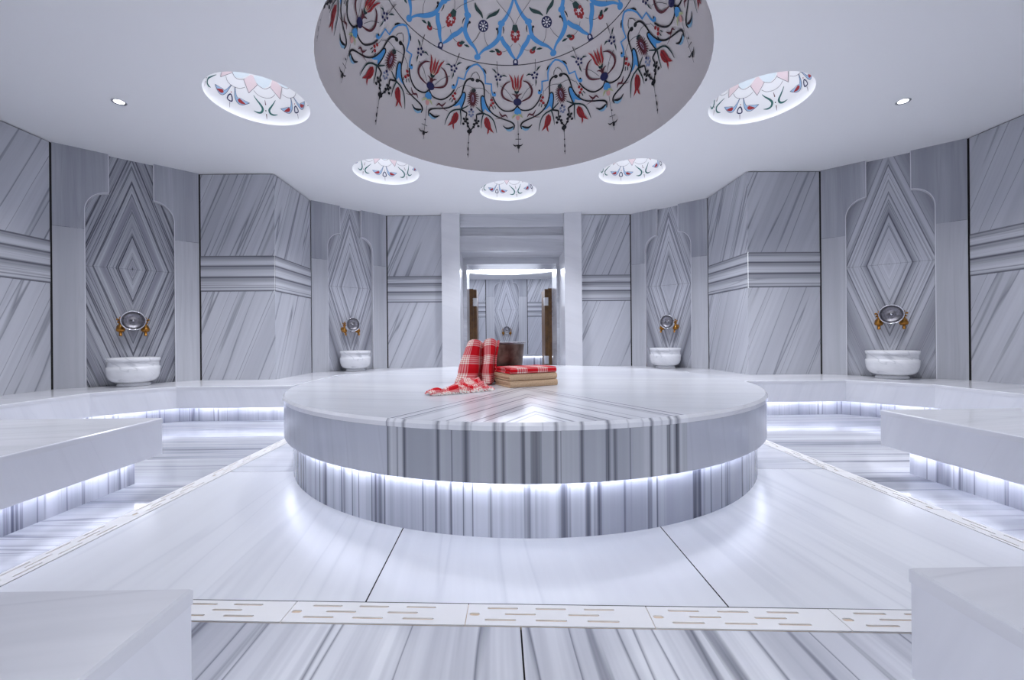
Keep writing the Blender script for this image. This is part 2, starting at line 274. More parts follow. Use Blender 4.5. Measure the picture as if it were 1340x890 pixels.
ORN=[["H","blue","L",[-22.47,44.98,-20.02,47.2,-16.19,48.86,-13.33,50.36,-11.22,51.92,-10.68,53.68,-10.48,55.42,-9.44,57.31,-6.61,59.06,-3.54,61.87,-1.18,64.49,-0.55,65.3],[0.68,0.91,1.52,1.74,1.67,1.59,1.52,1.44,1.36,1.14,0.83,0.76]],["H","blue","L",[-9.53,52.56,-7.32,50.41,-4.72,48.8,-2.81,46.7,-0.47,44.85],[1.52,1.67,1.74,1.29,0.61]],["H","blue","P",[-7.27,57.15,-7.49,56.7,-8.18,56.33,-9.18,56.11,-10.31,56.08,-11.36,56.25,-12.13,56.58,-12.46,57.01,-12.28,57.46,-11.63,57.84,-10.6,58.08,-9.42,58.11,-8.33,57.94,-7.57,57.59],0],["N","blue","P",[1.48,44.75,1.39,44.27,0.97,43.84,0.27,43.55,-0.55,43.46,-1.34,43.57,-1.95,43.87,-2.26,44.31,-2.2,44.79,-1.79,45.22,-1.08,45.52,-0.24,45.62,0.57,45.5,1.18,45.19],0],["H","white","P",[-9.33,52.39,-9.37,52.26,-9.53,52.15,-9.76,52.09,-10.02,52.08,-10.27,52.13,-10.44,52.23,-10.52,52.35,-10.47,52.48,-10.32,52.59,-10.09,52.65,-9.82,52.66,-9.58,52.61,-9.41,52.51],0],["H","black","P",[-11.75,55.14,-11.81,54.94,-12.02,54.77,-12.36,54.67,-12.74,54.65,-13.09,54.73,-13.36,54.87,-13.49,55.07,-13.45,55.27,-13.23,55.44,-12.9,55.54,-12.51,55.56,-12.14,55.49,-11.87,55.34],0],["H","black","L",[-11.98,53.05,-11.86,54.22,-12.1,54.93],[0.15,0.53,0.38]],["H","black","L",[-8.46,56.05,-7.92,54.91,-8.14,53.75],[0.3,0.45,0.15]],["F","green","P",[-1.44,56.67,1.37,56.59,2.32,54.92,1.12,54.18,0.07,53.99,-0.95,54.25,-2.21,55.05],0],["F","red","P",[-0.59,54.15,-0.83,53.75,-1.42,53.51,-2.13,53.53,-2.69,53.79,-2.91,54.2,-2.68,54.6,-2.09,54.84,-1.36,54.83,-0.79,54.56],0],["F","red","P",[-0.95,53.15,-1.18,52.74,-1.76,52.5,-2.45,52.52,-3.01,52.78,-3.22,53.19,-3.0,53.59,-2.42,53.84,-1.7,53.83,-1.14,53.56],0],["F","red","P",[-0.43,51.97,-0.65,51.56,-1.23,51.32,-1.9,51.34,-2.45,51.6,-2.65,52.02,-2.43,52.43,-1.86,52.67,-1.16,52.65,-0.61,52.39],0],["F","red","P",[0.98,51.19,0.74,50.79,0.18,50.55,-0.5,50.57,-1.03,50.84,-1.22,51.26,-0.99,51.67,-0.42,51.91,0.27,51.89,0.8,51.61],0],["F","red","P",[2.5,51.86,2.24,51.46,1.67,51.23,1.0,51.26,0.46,51.53,0.28,51.95,0.53,52.35,1.11,52.58,1.8,52.56,2.34,52.28],0],["F","red","P",[3.23,52.99,2.96,52.59,2.37,52.37,1.68,52.4,1.14,52.67,0.97,53.09,1.22,53.49,1.82,53.72,2.53,53.69,3.07,53.41],0],["F","red","P",[3.07,54.02,2.8,53.62,2.19,53.39,1.49,53.42,0.94,53.7,0.75,54.11,1.01,54.51,1.62,54.74,2.35,54.71,2.9,54.43],0],["F","red","P",[1.07,52.21,0.82,51.81,0.25,51.57,-0.44,51.6,-0.98,51.86,-1.17,52.28,-0.94,52.69,-0.35,52.92,0.34,52.9,0.88,52.63],0],["F","white","P",[-1.23,53.59,-1.34,53.41,-1.6,53.34,-1.85,53.42,-1.95,53.6,-1.84,53.79,-1.58,53.86,-1.32,53.78],0],["F","white","P",[2.03,53.48,1.9,53.3,1.64,53.24,1.39,53.32,1.31,53.51,1.43,53.69,1.69,53.76,1.94,53.67],0],["F","white","P",[-0.57,52.41,-0.69,52.23,-0.95,52.16,-1.18,52.24,-1.28,52.43,-1.16,52.61,-0.91,52.68,-0.67,52.6],0],["F","white","P",[1.32,52.35,1.2,52.17,0.94,52.1,0.7,52.19,0.6,52.37,0.73,52.56,0.99,52.62,1.23,52.54],0],["F","white","P",[0.39,53.4,0.27,53.22,0.01,53.15,-0.24,53.23,-0.33,53.42,-0.21,53.6,0.05,53.67,0.3,53.59],0],["F","navy","P",[1.2,43.82,1.02,43.33,0.56,42.94,-0.06,42.74,-0.75,42.76,-1.36,43.0,-1.78,43.41,-1.91,43.92,-1.75,44.41,-1.3,44.8,-0.65,45.01,0.05,44.98,0.67,44.74,1.08,44.32],0],["F","white","P",[0.32,43.85,0.24,43.54,0.03,43.29,-0.24,43.16,-0.54,43.17,-0.8,43.32,-0.98,43.58,-1.03,43.9,-0.96,44.21,-0.76,44.46,-0.48,44.59,-0.17,44.58,0.09,44.43,0.27,44.17],0],["F","navy","L",[-1.84,43.0,-0.38,43.27,1.14,42.91],0.45],["N","navy","P",[3.61,55.66,3.61,54.95,3.17,54.29,2.38,53.75,1.33,53.41,0.14,53.28,-1.07,53.4,-2.17,53.75,-3.02,54.27,-3.53,54.93,-3.64,55.63,-3.29,56.3,-2.54,56.86,-1.44,57.23,-0.16,57.36,1.15,57.25,2.31,56.89,3.16,56.34],0],["N","white","P",[0.81,55.41,0.8,55.21,0.63,55.03,0.35,54.92,0.0,54.88,-0.35,54.93,-0.63,55.06,-0.79,55.25,-0.79,55.45,-0.62,55.63,-0.34,55.75,0.02,55.79,0.37,55.73,0.65,55.6],0],["N","white","L",[1.39,55.23,2.76,55.12],[0.34,0.42]],["N","white","L",[0.89,54.7,1.75,54.09],[0.34,0.42]],["N","white","L",[-0.1,54.55,-0.23,53.78],[0.34,0.42]],["N","white","L",[-1.04,54.84,-2.07,54.36],[0.34,0.42]],["N","white","L",[-1.37,55.42,-2.76,55.5],[0.34,0.42]],["N","white","L",[-0.9,55.95,-1.83,56.54],[0.34,0.42]],["N","white","L",[0.12,56.12,0.24,56.88],[0.34,0.42]],["N","white","L",[1.08,55.82,2.17,56.28],[0.34,0.42]],["H","green","L",[-21.15,57.77,-18.94,59.1,-15.41,60.04,-13.19,61.0,-12.25,61.94],[0.23,0.98,1.29,0.76,0.11]],["H","red","P",[-8.4,47.05,-8.54,46.65,-9.0,46.33,-9.68,46.14,-10.43,46.11,-11.14,46.26,-11.65,46.55,-11.87,46.93,-11.73,47.33,-11.29,47.66,-10.6,47.85,-9.82,47.88,-9.1,47.73,-8.59,47.43],0],["H","white","P",[-9.71,47.07,-9.9,46.91,-10.34,46.9,-10.57,47.04,-10.37,47.21,-9.94,47.22],0],["H","green","L",[-12.75,48.32,-11.31,47.79,-9.77,47.25],[0.3,1.29,0.53]],["H","green","L",[-16.27,47.21,-14.55,47.39,-12.74,47.37],[0.15,0.83,0.15]],["H","thin","L",[-8.37,47.46,-6.63,47.67,-5.27,48.15],0.15],["H","thin","L",[-15.6,64.47,-10.6,62.5,-6.02,60.61,-2.55,58.77,-0.35,56.73],0.15],["H","thin","L",[-21.14,53.29,-19.62,50.8,-17.33,48.92],0.15],["H","thin","L",[-1.89,50.25,-3.33,49.09],0.15],["H","thin","L",[-11.18,43.89,-10.87,41.46],0.15],["H","blue","L",[-22.97,42.22,-20.67,41.56,-18.51,40.16,-17.28,38.4,-16.78,35.62,-13.5,35.7,-13.23,33.23,-12.48,31.44],0.62],["H","black","L",[-19.18,41.02,-17.77,40.22,-16.8,39.23],[0.23,0.68,0.28]],["H","blue","P",[-10.78,31.9,-10.85,31.56,-11.09,31.28,-11.44,31.12,-11.84,31.1,-12.2,31.23,-12.46,31.49,-12.58,31.82,-12.51,32.16,-12.27,32.44,-11.92,32.61,-11.53,32.63,-11.15,32.49,-10.89,32.23],0],["H","black","P",[-11.23,32.56,-11.28,32.41,-11.4,32.29,-11.59,32.22,-11.81,32.21,-12.0,32.26,-12.15,32.37,-12.2,32.52,-12.17,32.67,-12.03,32.79,-11.85,32.86,-11.63,32.87,-11.43,32.82,-11.29,32.71],0],["H","black","L",[-12.53,31.1,-11.05,28.96,-8.97,27.05,-6.61,25.84,-3.64,25.69,-1.44,26.3,0.06,27.89],0.57],["H","thin","L",[-22.34,39.29,-20.66,38.22,-20.17,37.05],0.23],["H","black","P",[-20.07,36.4,-20.13,36.11,-20.39,35.85,-20.81,35.68,-21.27,35.63,-21.72,35.7,-22.05,35.9,-22.21,36.17,-22.16,36.46,-21.9,36.72,-21.48,36.89,-21.0,36.95,-20.56,36.87,-20.22,36.67],0],["H","black","L",[-21.26,36.56,-19.4,36.28,-17.98,35.37,-17.21,33.68,-16.89,31.92,-16.64,30.09],[0.57,0.62,0.68,0.62,0.57,0.51]],["H","blue","P",[-18.43,30.04,-17.68,30.88,-16.73,30.33,-16.3,28.4,-15.16,26.65,-12.86,24.69,-14.67,25.19,-16.19,26.08,-16.71,25.04,-17.42,24.68,-18.0,27.02],0],["H","black","L",[-16.97,30.65,-17.82,30.97,-18.51,30.18,-18.29,27.99,-17.72,26.05,-17.15,24.6],0.51],["H","black","L",[-16.65,30.19,-15.66,28.11,-13.91,25.84,-11.18,23.96,-7.89,22.79,-4.64,21.89,-2.44,20.99,-1.56,19.83,-1.96,18.27],[0.51,0.51,0.57,0.57,0.51,0.57,0.68,0.68,0.34]],["H","ltblue","P",[-6.24,18.94,-4.97,17.73,-3.56,17.51,-2.1,18.27,-1.83,19.42,-3.69,18.61,-4.97,18.52],0],["H","black","L",[-7.02,19.87,-5.4,18.83,-3.68,18.93,-2.08,19.53],[0.23,0.74,0.85,0.45]],["H","dkgreen","L",[-20.49,26.38,-17.14,24.5,-13.93,23.57,-11.76,21.9,-10.53,19.11,-9.98,16.87],[0.34,0.62,0.57,0.51,0.4,0.17]],["H","dkgreen","L",[-16.62,24.64,-17.45,21.27,-17.55,18.31],[0.68,0.45,0.17]],["H","black","L",[-17.0,24.41,-18.94,23.83,-20.08,23.31,-19.88,21.55,-20.68,19.15,-21.99,17.44,-22.95,16.38],[0.68,0.68,0.62,0.51,0.51,0.51,0.51]],["H","black","P",[-19.92,21.19,-20.05,20.85,-20.41,20.63,-20.86,20.65,-21.16,20.88,-21.18,21.23,-20.92,21.53,-20.48,21.63,-20.09,21.5],0],["H","black","P",[-19.01,20.15,-19.13,19.81,-19.51,19.59,-19.94,19.61,-20.23,19.85,-20.27,20.2,-20.0,20.5,-19.57,20.6,-19.17,20.46],0],["H","black","P",[-18.23,19.08,-18.36,18.74,-18.73,18.52,-19.16,18.55,-19.47,18.79,-19.49,19.14,-19.22,19.44,-18.79,19.54,-18.41,19.4],0],["H","black","P",[-20.33,19.6,-20.45,19.26,-20.83,19.04,-21.25,19.05,-21.55,19.29,-21.59,19.64,-21.32,19.94,-20.89,20.05,-20.49,19.92],0],["H","black","P",[-20.5,18.44,-20.64,18.09,-21.0,17.88,-21.44,17.89,-21.73,18.13,-21.76,18.48,-21.49,18.78,-21.07,18.89,-20.68,18.76],0],["H","black","P",[-18.34,21.04,-18.48,20.69,-18.85,20.48,-19.29,20.5,-19.59,20.74,-19.61,21.09,-19.34,21.38,-18.91,21.49,-18.52,21.35],0],["N","black","P",[0.7,16.52,0.6,16.12,0.29,15.77,-0.19,15.54,-0.72,15.48,-1.22,15.59,-1.57,15.85,-1.7,16.22,-1.62,16.62,-1.3,16.97,-0.83,17.2,-0.29,17.27,0.2,17.16,0.56,16.89],0],["N","black","L",[-0.51,16.38,-0.64,14.4],[1.14,0.11]],["N","thin","L",[-0.64,14.4,-0.78,5.27],0.17],["N","black","P",[-0.38,11.65,-0.47,11.41,-0.69,11.29,-0.91,11.36,-1.01,11.57,-0.94,11.81,-0.72,11.93,-0.49,11.87],0],["N","black","P",[-0.48,9.02,-0.55,8.39,-0.77,8.11,-1.0,8.34,-1.1,8.95,-1.03,9.58,-0.82,9.86,-0.59,9.63],0],["N","black","P",[-0.55,6.64,-0.63,6.27,-0.85,6.1,-1.07,6.22,-1.17,6.56,-1.09,6.93,-0.87,7.1,-0.64,6.98],0],["H","red","P",[-16.19,22.04,-15.2,23.08,-13.86,22.2,-13.15,20.54,-12.7,18.75,-11.24,16.61,-12.92,17.48,-13.57,18.07,-13.79,16.8,-14.58,15.8,-14.4,18.13,-15.53,18.99,-16.24,20.49],0],["H","maroon","L",[-15.05,22.48,-14.45,20.72,-13.84,18.42],[0.45,0.17,0.11]],["H","maroon","L",[-15.64,21.41,-14.78,19.41,-13.44,17.92],[0.17,0.23,0.11]],["N","maroon","P",[1.53,29.58,1.49,28.47,1.14,27.54,0.56,26.97,-0.16,26.89,-0.85,27.3,-1.4,28.12,-1.71,29.18,-1.71,30.28,-1.39,31.2,-0.8,31.77,-0.07,31.86,0.65,31.46,1.23,30.65],0],["N","maroon","L",[1.39,29.57,3.1,29.55],[0.51,0.11]],["N","maroon","L",[1.41,28.88,3.08,28.55],[0.51,0.11]],["N","maroon","L",[1.31,28.23,2.8,27.61],[0.51,0.11]],["N","maroon","L",[1.09,27.68,2.29,26.79],[0.51,0.11]],["N","maroon","L",[0.78,27.26,1.6,26.16],[0.51,0.11]],["N","maroon","L",[0.41,27.02,0.78,25.78],[0.51,0.11]],["N","maroon","L",[-0.01,26.97,-0.1,25.67],[0.51,0.11]],["N","maroon","L",[-0.44,27.11,-0.99,25.85],[0.51,0.11]],["N","maroon","L",[-0.83,27.44,-1.8,26.29],[0.51,0.11]],["N","maroon","L",[-1.17,27.93,-2.47,26.97],[0.51,0.11]],["N","maroon","L",[-1.42,28.53,-2.96,27.82],[0.51,0.11]],["N","maroon","L",[-1.58,29.2,-3.23,28.77],[0.51,0.11]],["N","maroon","L",[-1.62,29.88,-3.25,29.76],[0.51,0.11]],["N","maroon","L",[-1.53,30.52,-3.02,30.7],[0.51,0.11]],["N","maroon","L",[-1.33,31.07,-2.55,31.52],[0.51,0.11]],["N","maroon","L",[-1.03,31.48,-1.86,32.15],[0.51,0.11]],["N","maroon","L",[-0.64,31.73,-1.02,32.54],[0.51,0.11]],["N","maroon","L",[-0.22,31.78,-0.09,32.65],[0.51,0.11]],["N","maroon","L",[0.23,31.64,0.83,32.49],[0.51,0.11]],["N","maroon","L",[0.63,31.32,1.68,32.05],[0.51,0.11]],["N","maroon","L",[0.99,30.84,2.38,31.37],[0.51,0.11]],["N","maroon","L",[1.25,30.24,2.87,30.52],[0.51,0.11]],["N","lav","P",[0.45,29.46,0.47,28.82,0.38,28.3,0.2,27.99,-0.04,27.96,-0.29,28.22,-0.5,28.7,-0.63,29.32,-0.67,29.95,-0.59,30.47,-0.41,30.78,-0.17,30.81,0.09,30.56,0.31,30.08],0],["N","maroon","P",[0.19,29.28,0.22,28.86,0.19,28.51,0.1,28.31,-0.02,28.3,-0.16,28.47,-0.27,28.8,-0.35,29.21,-0.37,29.63,-0.34,29.98,-0.26,30.17,-0.15,30.19,-0.01,30.02,0.11,29.69],0],["N","dkgreen","P",[1.06,32.58,0.99,32.26,0.7,31.98,0.25,31.78,-0.27,31.72,-0.76,31.8,-1.12,32.0,-1.28,32.3,-1.22,32.62,-0.92,32.91,-0.48,33.1,0.04,33.17,0.54,33.09,0.9,32.88],0],["N","dkgreen","L",[-1.0,31.8,0.92,32.04],0.34],["H","thin","L",[-22.29,33.16,-19.4,33.71,-16.55,33.39,-14.47,32.1],0.17],["N","slate","P",[-0.63,24.22,-0.78,23.88,-1.17,23.7,-1.61,23.77,-1.82,24.06,-1.67,24.4,-1.28,24.59,-0.84,24.51],0],["N","slate","P",[1.2,24.44,1.05,24.1,0.65,23.92,0.22,24.0,0.02,24.3,0.16,24.64,0.56,24.82,1.0,24.73],0],["N","slate","P",[-0.52,23.07,-0.67,22.73,-1.06,22.55,-1.49,22.63,-1.69,22.92,-1.56,23.26,-1.15,23.45,-0.73,23.37],0],["N","slate","P",[1.17,23.28,1.03,22.94,0.62,22.76,0.2,22.84,0.0,23.14,0.14,23.48,0.54,23.66,0.97,23.57],0],["N","slate","P",[0.37,22.58,0.24,22.24,-0.17,22.05,-0.59,22.13,-0.79,22.43,-0.64,22.77,-0.25,22.96,0.18,22.87],0],["N","navy","P",[0.26,25.18,0.22,24.96,0.07,24.77,-0.15,24.64,-0.42,24.61,-0.67,24.68,-0.84,24.83,-0.92,25.03,-0.89,25.25,-0.75,25.45,-0.52,25.57,-0.25,25.61,0.0,25.54,0.18,25.39],0],["N","white","P",[0.07,23.75,-0.02,23.53,-0.29,23.41,-0.57,23.46,-0.72,23.65,-0.62,23.88,-0.35,24.0,-0.06,23.95],0],["H","red","P",[-12.32,29.79,-12.47,29.43,-12.9,29.23,-13.41,29.26,-13.75,29.53,-13.78,29.89,-13.47,30.19,-12.97,30.28,-12.51,30.12],0],["H","red","P",[-11.44,28.65,-11.6,28.29,-12.02,28.09,-12.53,28.13,-12.87,28.39,-12.89,28.76,-12.59,29.06,-12.09,29.15,-11.63,28.99],0],["H","red","P",[-12.41,27.71,-12.56,27.36,-12.99,27.15,-13.49,27.18,-13.82,27.45,-13.84,27.82,-13.54,28.12,-13.04,28.22,-12.6,28.05],0],["H","thin","L",[-14.14,32.41,-13.16,30.09],0.17],["H","dkgreen","L",[-13.99,27.23,-13.67,26.25],0.4],["H","dkgreen","L",[-12.39,27.32,-11.99,26.14],0.4],["H","dkgreen","L",[-11.47,27.76,-10.68,26.6],0.34],["H","maroon","L",[-9.12,25.45,-8.24,24.31,-7.24,23.67,-5.81,24.08,-4.76,22.96],[0.17,0.57,0.68,0.68,0.17]],["H","maroon","L",[-7.24,23.67,-8.86,22.72,-11.01,22.44],[0.34,0.23,0.11]],["H","maroon","L",[-3.35,36.97,-5.72,36.22,-7.32,34.64,-7.9,32.86,-7.1,31.12,-5.18,30.06,-1.79,29.14],[0.23,0.62,0.85,0.91,0.8,0.68,0.28]],["H","thin","L",[-8.9,35.23,-5.33,33.46,-2.24,30.28],0.17],["H","red","P",[-4.28,39.69,-2.74,38.65,-1.76,37.13,-1.52,35.09,-0.58,33.29,-1.68,33.9,-2.52,34.87,-2.76,36.77,-3.34,38.19],0],["H","red","P",[-1.1,39.45,-0.28,37.75,-0.07,35.75,-0.17,33.37,-0.89,34.59,-1.18,36.74],0],["F","cream","P",[0.84,34.05,0.74,33.72,0.46,33.47,0.05,33.33,-0.38,33.35,-0.77,33.51,-1.03,33.78,-1.12,34.12,-1.01,34.45,-0.73,34.71,-0.33,34.84,0.11,34.82,0.5,34.66,0.77,34.39],0],["F","dkgreen","P",[-1.49,33.65,-0.17,33.13,1.31,33.55,0.78,32.47,-0.2,32.21,-1.02,32.53],0],["F","maroon","L",[-0.06,32.3,0.01,30.45],[0.8,1.25]],["H","maroon","L",[-2.56,32.18,-1.17,31.86,-0.11,30.85],[0.17,0.57,0.57]],["F","navy","P",[2.27,29.03,2.12,28.55,1.74,28.14,1.17,27.84,0.49,27.7,-0.23,27.73,-0.9,27.92,-1.45,28.26,-1.81,28.7,-1.92,29.19,-1.79,29.67,-1.41,30.09,-0.84,30.39,-0.15,30.54,0.59,30.51,1.27,30.31,1.82,29.97,2.16,29.52],0],["F","blue","P",[0.17,26.89,1.34,26.34,1.96,25.16,1.54,24.32,0.08,24.08,-1.22,24.43,-1.59,25.3,-1.04,26.44],0],["H","ltgreen","L",[-0.56,24.41,-1.62,23.78,-2.68,22.74],[0.34,0.8,0.11]],["F","pink","P",[1.1,23.02,1.0,22.54,0.73,22.16,0.36,21.96,-0.04,21.97,-0.41,22.2,-0.64,22.6,-0.73,23.09,-0.62,23.58,-0.35,23.96,0.01,24.16,0.43,24.14,0.78,23.91,1.03,23.51],0],["F","ltgreen","L",[-0.71,24.01,1.13,23.94],0.45],["F","thin","L",[0.22,21.68,0.32,8.46],0.17],["F","black","P",[0.65,16.33,0.54,16.11,0.27,16.03,0.01,16.14,-0.1,16.36,0.02,16.59,0.29,16.67,0.55,16.56],0],["F","black","L",[-1.14,14.26,1.61,14.15],0.23],["F","black","P",[0.92,10.98,0.85,10.58,0.68,10.26,0.43,10.09,0.15,10.1,-0.1,10.29,-0.27,10.62,-0.32,11.03,-0.25,11.43,-0.07,11.75,0.18,11.92,0.46,11.91,0.7,11.72,0.86,11.39],0],["H","black","L",[-2.3,12.13,-1.25,11.39,-0.06,11.79],[0.17,0.57,0.28]],["H","navy","P",[-9.39,39.4,-9.57,39.07,-10.03,38.92,-10.51,39.04,-10.73,39.36,-10.55,39.69,-10.09,39.85,-9.6,39.72],0],["H","navy","P",[-7.96,38.73,-8.14,38.39,-8.59,38.25,-9.07,38.37,-9.28,38.7,-9.1,39.03,-8.64,39.18,-8.17,39.05],0],["H","navy","P",[-8.44,37.56,-8.62,37.23,-9.07,37.08,-9.54,37.2,-9.75,37.53,-9.57,37.87,-9.11,38.02,-8.65,37.89],0],["H","navy","P",[-10.15,37.52,-10.32,37.18,-10.78,37.02,-11.24,37.14,-11.45,37.47,-11.29,37.81,-10.83,37.96,-10.36,37.84],0],["H","navy","P",[-10.76,38.65,-10.92,38.31,-11.38,38.16,-11.85,38.27,-12.08,38.59,-11.91,38.93,-11.44,39.09,-10.96,38.97],0],["H","dkgreen","L",[-13.75,41.3,-12.34,40.73,-11.2,39.85],[0.11,0.62,0.23]],["H","dkgreen","L",[-8.03,38.83,-6.87,39.13,-5.24,38.62],[0.23,0.62,0.11]],["H","dkgreen","L",[-10.42,36.98,-10.43,35.85,-10.01,34.53],[0.23,0.57,0.11]],["H","thin","L",[-11.35,44.16,-10.45,39.74],0.17]]

# ------------------------------------------------------------------ the plan of the room (metres)
ZC,ZB=2.597,.342
CX,CY=0.,3.11
NW=[(-4.22,2.47),(-4.22,3.749),(-3.422,4.488),(-2.606,4.488),(-2.606,5.35),(-1.811,6.04),(-.985,6.04)]
SW=[(-.985,.18),(-1.811,.18),(-2.606,.87),(-2.606,1.732),(-3.422,1.732),(-4.22,2.47)]
def mirr(pts,cx=0.): return [(2*cx-x,y) for x,y in pts]
DXL,DXR=-.72,.805                     # door opening between the white piers
PXL,PXR=-.985,1.055                   # outer edges of the piers

class Frame:
    """local wall frame: s to the right along the wall, z up, d towards the room"""
    def __init__(s,P,Q):
        s.P=Vector((*P,0)); s.e=(Vector((*Q,0))-s.P); s.L=s.e.length; s.e.normalize(); s.n=Vector((s.e.y,-s.e.x,0))
    def __call__(s,a,z,d=0.): return s.P+s.e*a+s.n*d+Vector((0,0,z))
    def mat(s,a,z,d=0.):
        m=Matrix.Identity(4); 
        for i,v in enumerate((s.e,-s.n,Vector((0,0,1)))):
            for j in range(3): m[j][i]=v[j]
        m.translation=s(a,z,d); return m

def panel_faces(mb,F,a0,a1,off,u0=0.,ztop=ZC-.008,b0=None,b1=None):
    """flat wall: lower and upper diagonal-veined slabs with the banded course between"""
    def q(z0,z1,m,d=0.,du=0.):
        mb.face([F(a0,z0,d),F(a1,z0,d),F(a1,z1,d),F(a0,z1,d)],m,[(a0+u0+du,z0),(a1+u0+du,z0),(a1+u0+du,z1),(a0+u0+du,z1)])
    q(ZB-.03,1.308,'panel_low',0,off); q(1.310,1.697,'band',.004,off*.7); q(1.699,ztop,'panel',0,off*1.3)
    # edges of the proud band and dark backing in the joints
    mb.face([F(a0,1.697,.004),F(a1,1.697,.004),F(a1,1.697,0),F(a0,1.697,0)],'band')
    mb.face([F(a0,1.310,0),F(a1,1.310,0),F(a1,1.310,.004),F(a0,1.310,.004)],'band')
    b0=a0-.12 if a0>.001 else a0+.02; b1=a1+.12 if a1<F.L-.001 else a1-.02
    mb.face([F(b0,0,-.012),F(b1,0,-.012),F(b1,ZC,-.012),F(b0,ZC,-.012)],'gap')
def flat_wall(name,P,Q,label,off=0.,gl=.014,gr=.014,u0=0.):
    F=Frame(P,Q); mb=MB(); panel_faces(mb,F,gl,F.L-gr,off,u0)
    return structure(mb.build(name),label,'wall')

def niche_wall(name,P,Q,label,mat,T=.055):
    """two marble piers with shouldered arch cut between them, a book-matched diamond slab set back behind"""
    F=Frame(P,Q); L=F.L; mb=MB()
    ai,au=.215,.38                     # inner edge of the pier, inner edge of the shoulder
    zj=1.84
    def front(poly,m,off):
        mb.face([F(a,z) for a,z in poly],m,[(a+off,z) for a,z in poly])
    # quarter-ellipse shoulder from (ai, 2.02) up to (au, 2.215)
    arc=[(ai+(au-ai)*(1-math.cos(t)),2.02+.195*math.sin(t)) for t in [PI/2*i/12 for i in range(13)]]
    def flip(poly): return [(L-a,z) for a,z in poly][::-1]
    low=[(.004,ZB-.02),(ai,ZB-.02),(ai,zj-.001),(.004,zj-.001)]
    up=[(.004,zj+.001),(ai,zj+.001)]+arc+[(au,ZC+.004),(.004,ZC+.004)]
    front(low,'pier_low',1.3+P[0]); front(up,'pier',P[0]*2.1)
    front(flip(low),'pier_low',2.9+P[0]); front(flip(up),'pier',5.+P[0]*1.7)
    # returns (polished edges)
    prof=[(ai,ZB-.02)]+arc+[(au,ZC)]
    for sgn in(0,1):
        for (a,z),(b,w) in zip(prof,prof[1:]):
            pa,pb=(a,b) if not sgn else (L-a,L-b)
            q=[F(pa,z),F(pa,z,-T),F(pb,w,-T),F(pb,w)]
            mb.face(q if not sgn else q[::-1],'edge',smooth=False)
        # thin bright arris on the face
        e=.006
        for (a,z),(b,w) in zip(prof,prof[1:]):
            dx,dz=b-a,w-z; l=math.hypot(dx,dz); nx,nz=-dz/l*e,dx/l*e
            pts=[(a,z),(b,w),(b+nx,w+nz),(a+nx,z+nz)]
            if sgn: pts=[(L-x,y) for x,y in pts][::-1]
            mb.face([F(x,y,.0012) for x,y in pts],'edge')
    for a,b in((.004,.004),(L-.004,L-.004)):
        mb.face([F(a,ZB-.02),F(a,ZC),F(a,ZC,-.06),F(a,ZB-.02,-.06)],'edge')
    for z0,z1 in((0,1.4995),(1.5012,ZC)):
        mb.face([F(ai-.1,z0,-T),F(L-ai+.1,z0,-T),F(L-ai+.1,z1,-T),F(ai-.1,z1,-T)],mat,[(ai-.1,z0),(L-ai+.1,z0),(L-ai+.1,z1),(ai-.1,z1)])
    mb.face([F(-.05,0,-.075),F(L+.05,0,-.075),F(L+.05,ZC,-.075),F(-.05,ZC,-.075)],'gap')
    structure(mb.build(name),label,'wall')
    return F

# ------------------------------------------------------------------ walls
ME=mirr(NW); MS=mirr(SW)
flat_wall('wall_left',NW[0],NW[1],'grey veined marble wall at the left edge, cut by a dark banded course',.3)
F_L=niche_wall('wall_left_niche',NW[1],NW[2],'marble niche wall with dense dark striped diamond, left of the room','diamond_dense')
flat_wall('wall_left_front',NW[2],NW[3],'wide grey marble panel facing the room right of the left niche',1.2,gr=0.)
flat_wall('wall_left_return',NW[3],NW[4],'narrow grey marble panel turning back behind the left corner',2.1,gl=0.)
F_BL=niche_wall('wall_back_left_niche',NW[4],NW[5],'far left niche wall with pale marble diamond','diamond_soft')
flat_wall('wall_back_left',NW[5],NW[6],'grey marble panel left of the doorway',3.7,gr=0.)
flat_wall('wall_back_right',ME[6],ME[5],'grey marble panel right of the doorway',5.2,gl=0.)
F_BR=niche_wall('wall_back_right_niche',ME[5],ME[4],'far right niche wall with pale marble diamond','diamond_soft')
flat_wall('wall_right_return',ME[4],ME[3],'narrow grey marble panel turning back behind the right corner',6.4,gr=0.)
flat_wall('wall_right_front',ME[3],ME[2],'wide grey marble panel facing the room left of the right niche',7.3,gl=0.)
F_R=niche_wall('wall_right_niche',ME[2],ME[1],'marble niche wall with veined diamond, right of the room','diamond_mid')
flat_wall('wall_right',ME[1],ME[0],'grey veined marble wall at the right edge, cut by a dark banded course',8.8)
# the same room behind the viewer, plain
for nm,pts in(('left',SW),('right',mirr(SW)[::-1])):
    mb=MB()
    for i in range(len(pts)-1):
        F=Frame(pts[i],pts[i+1]); panel_faces(mb,F,0,F.L,i*1.3,ztop=ZC)
    structure(mb.build('wall_front_'+nm),'marble panelled wall beside the near entrance, '+nm+' of it','wall')
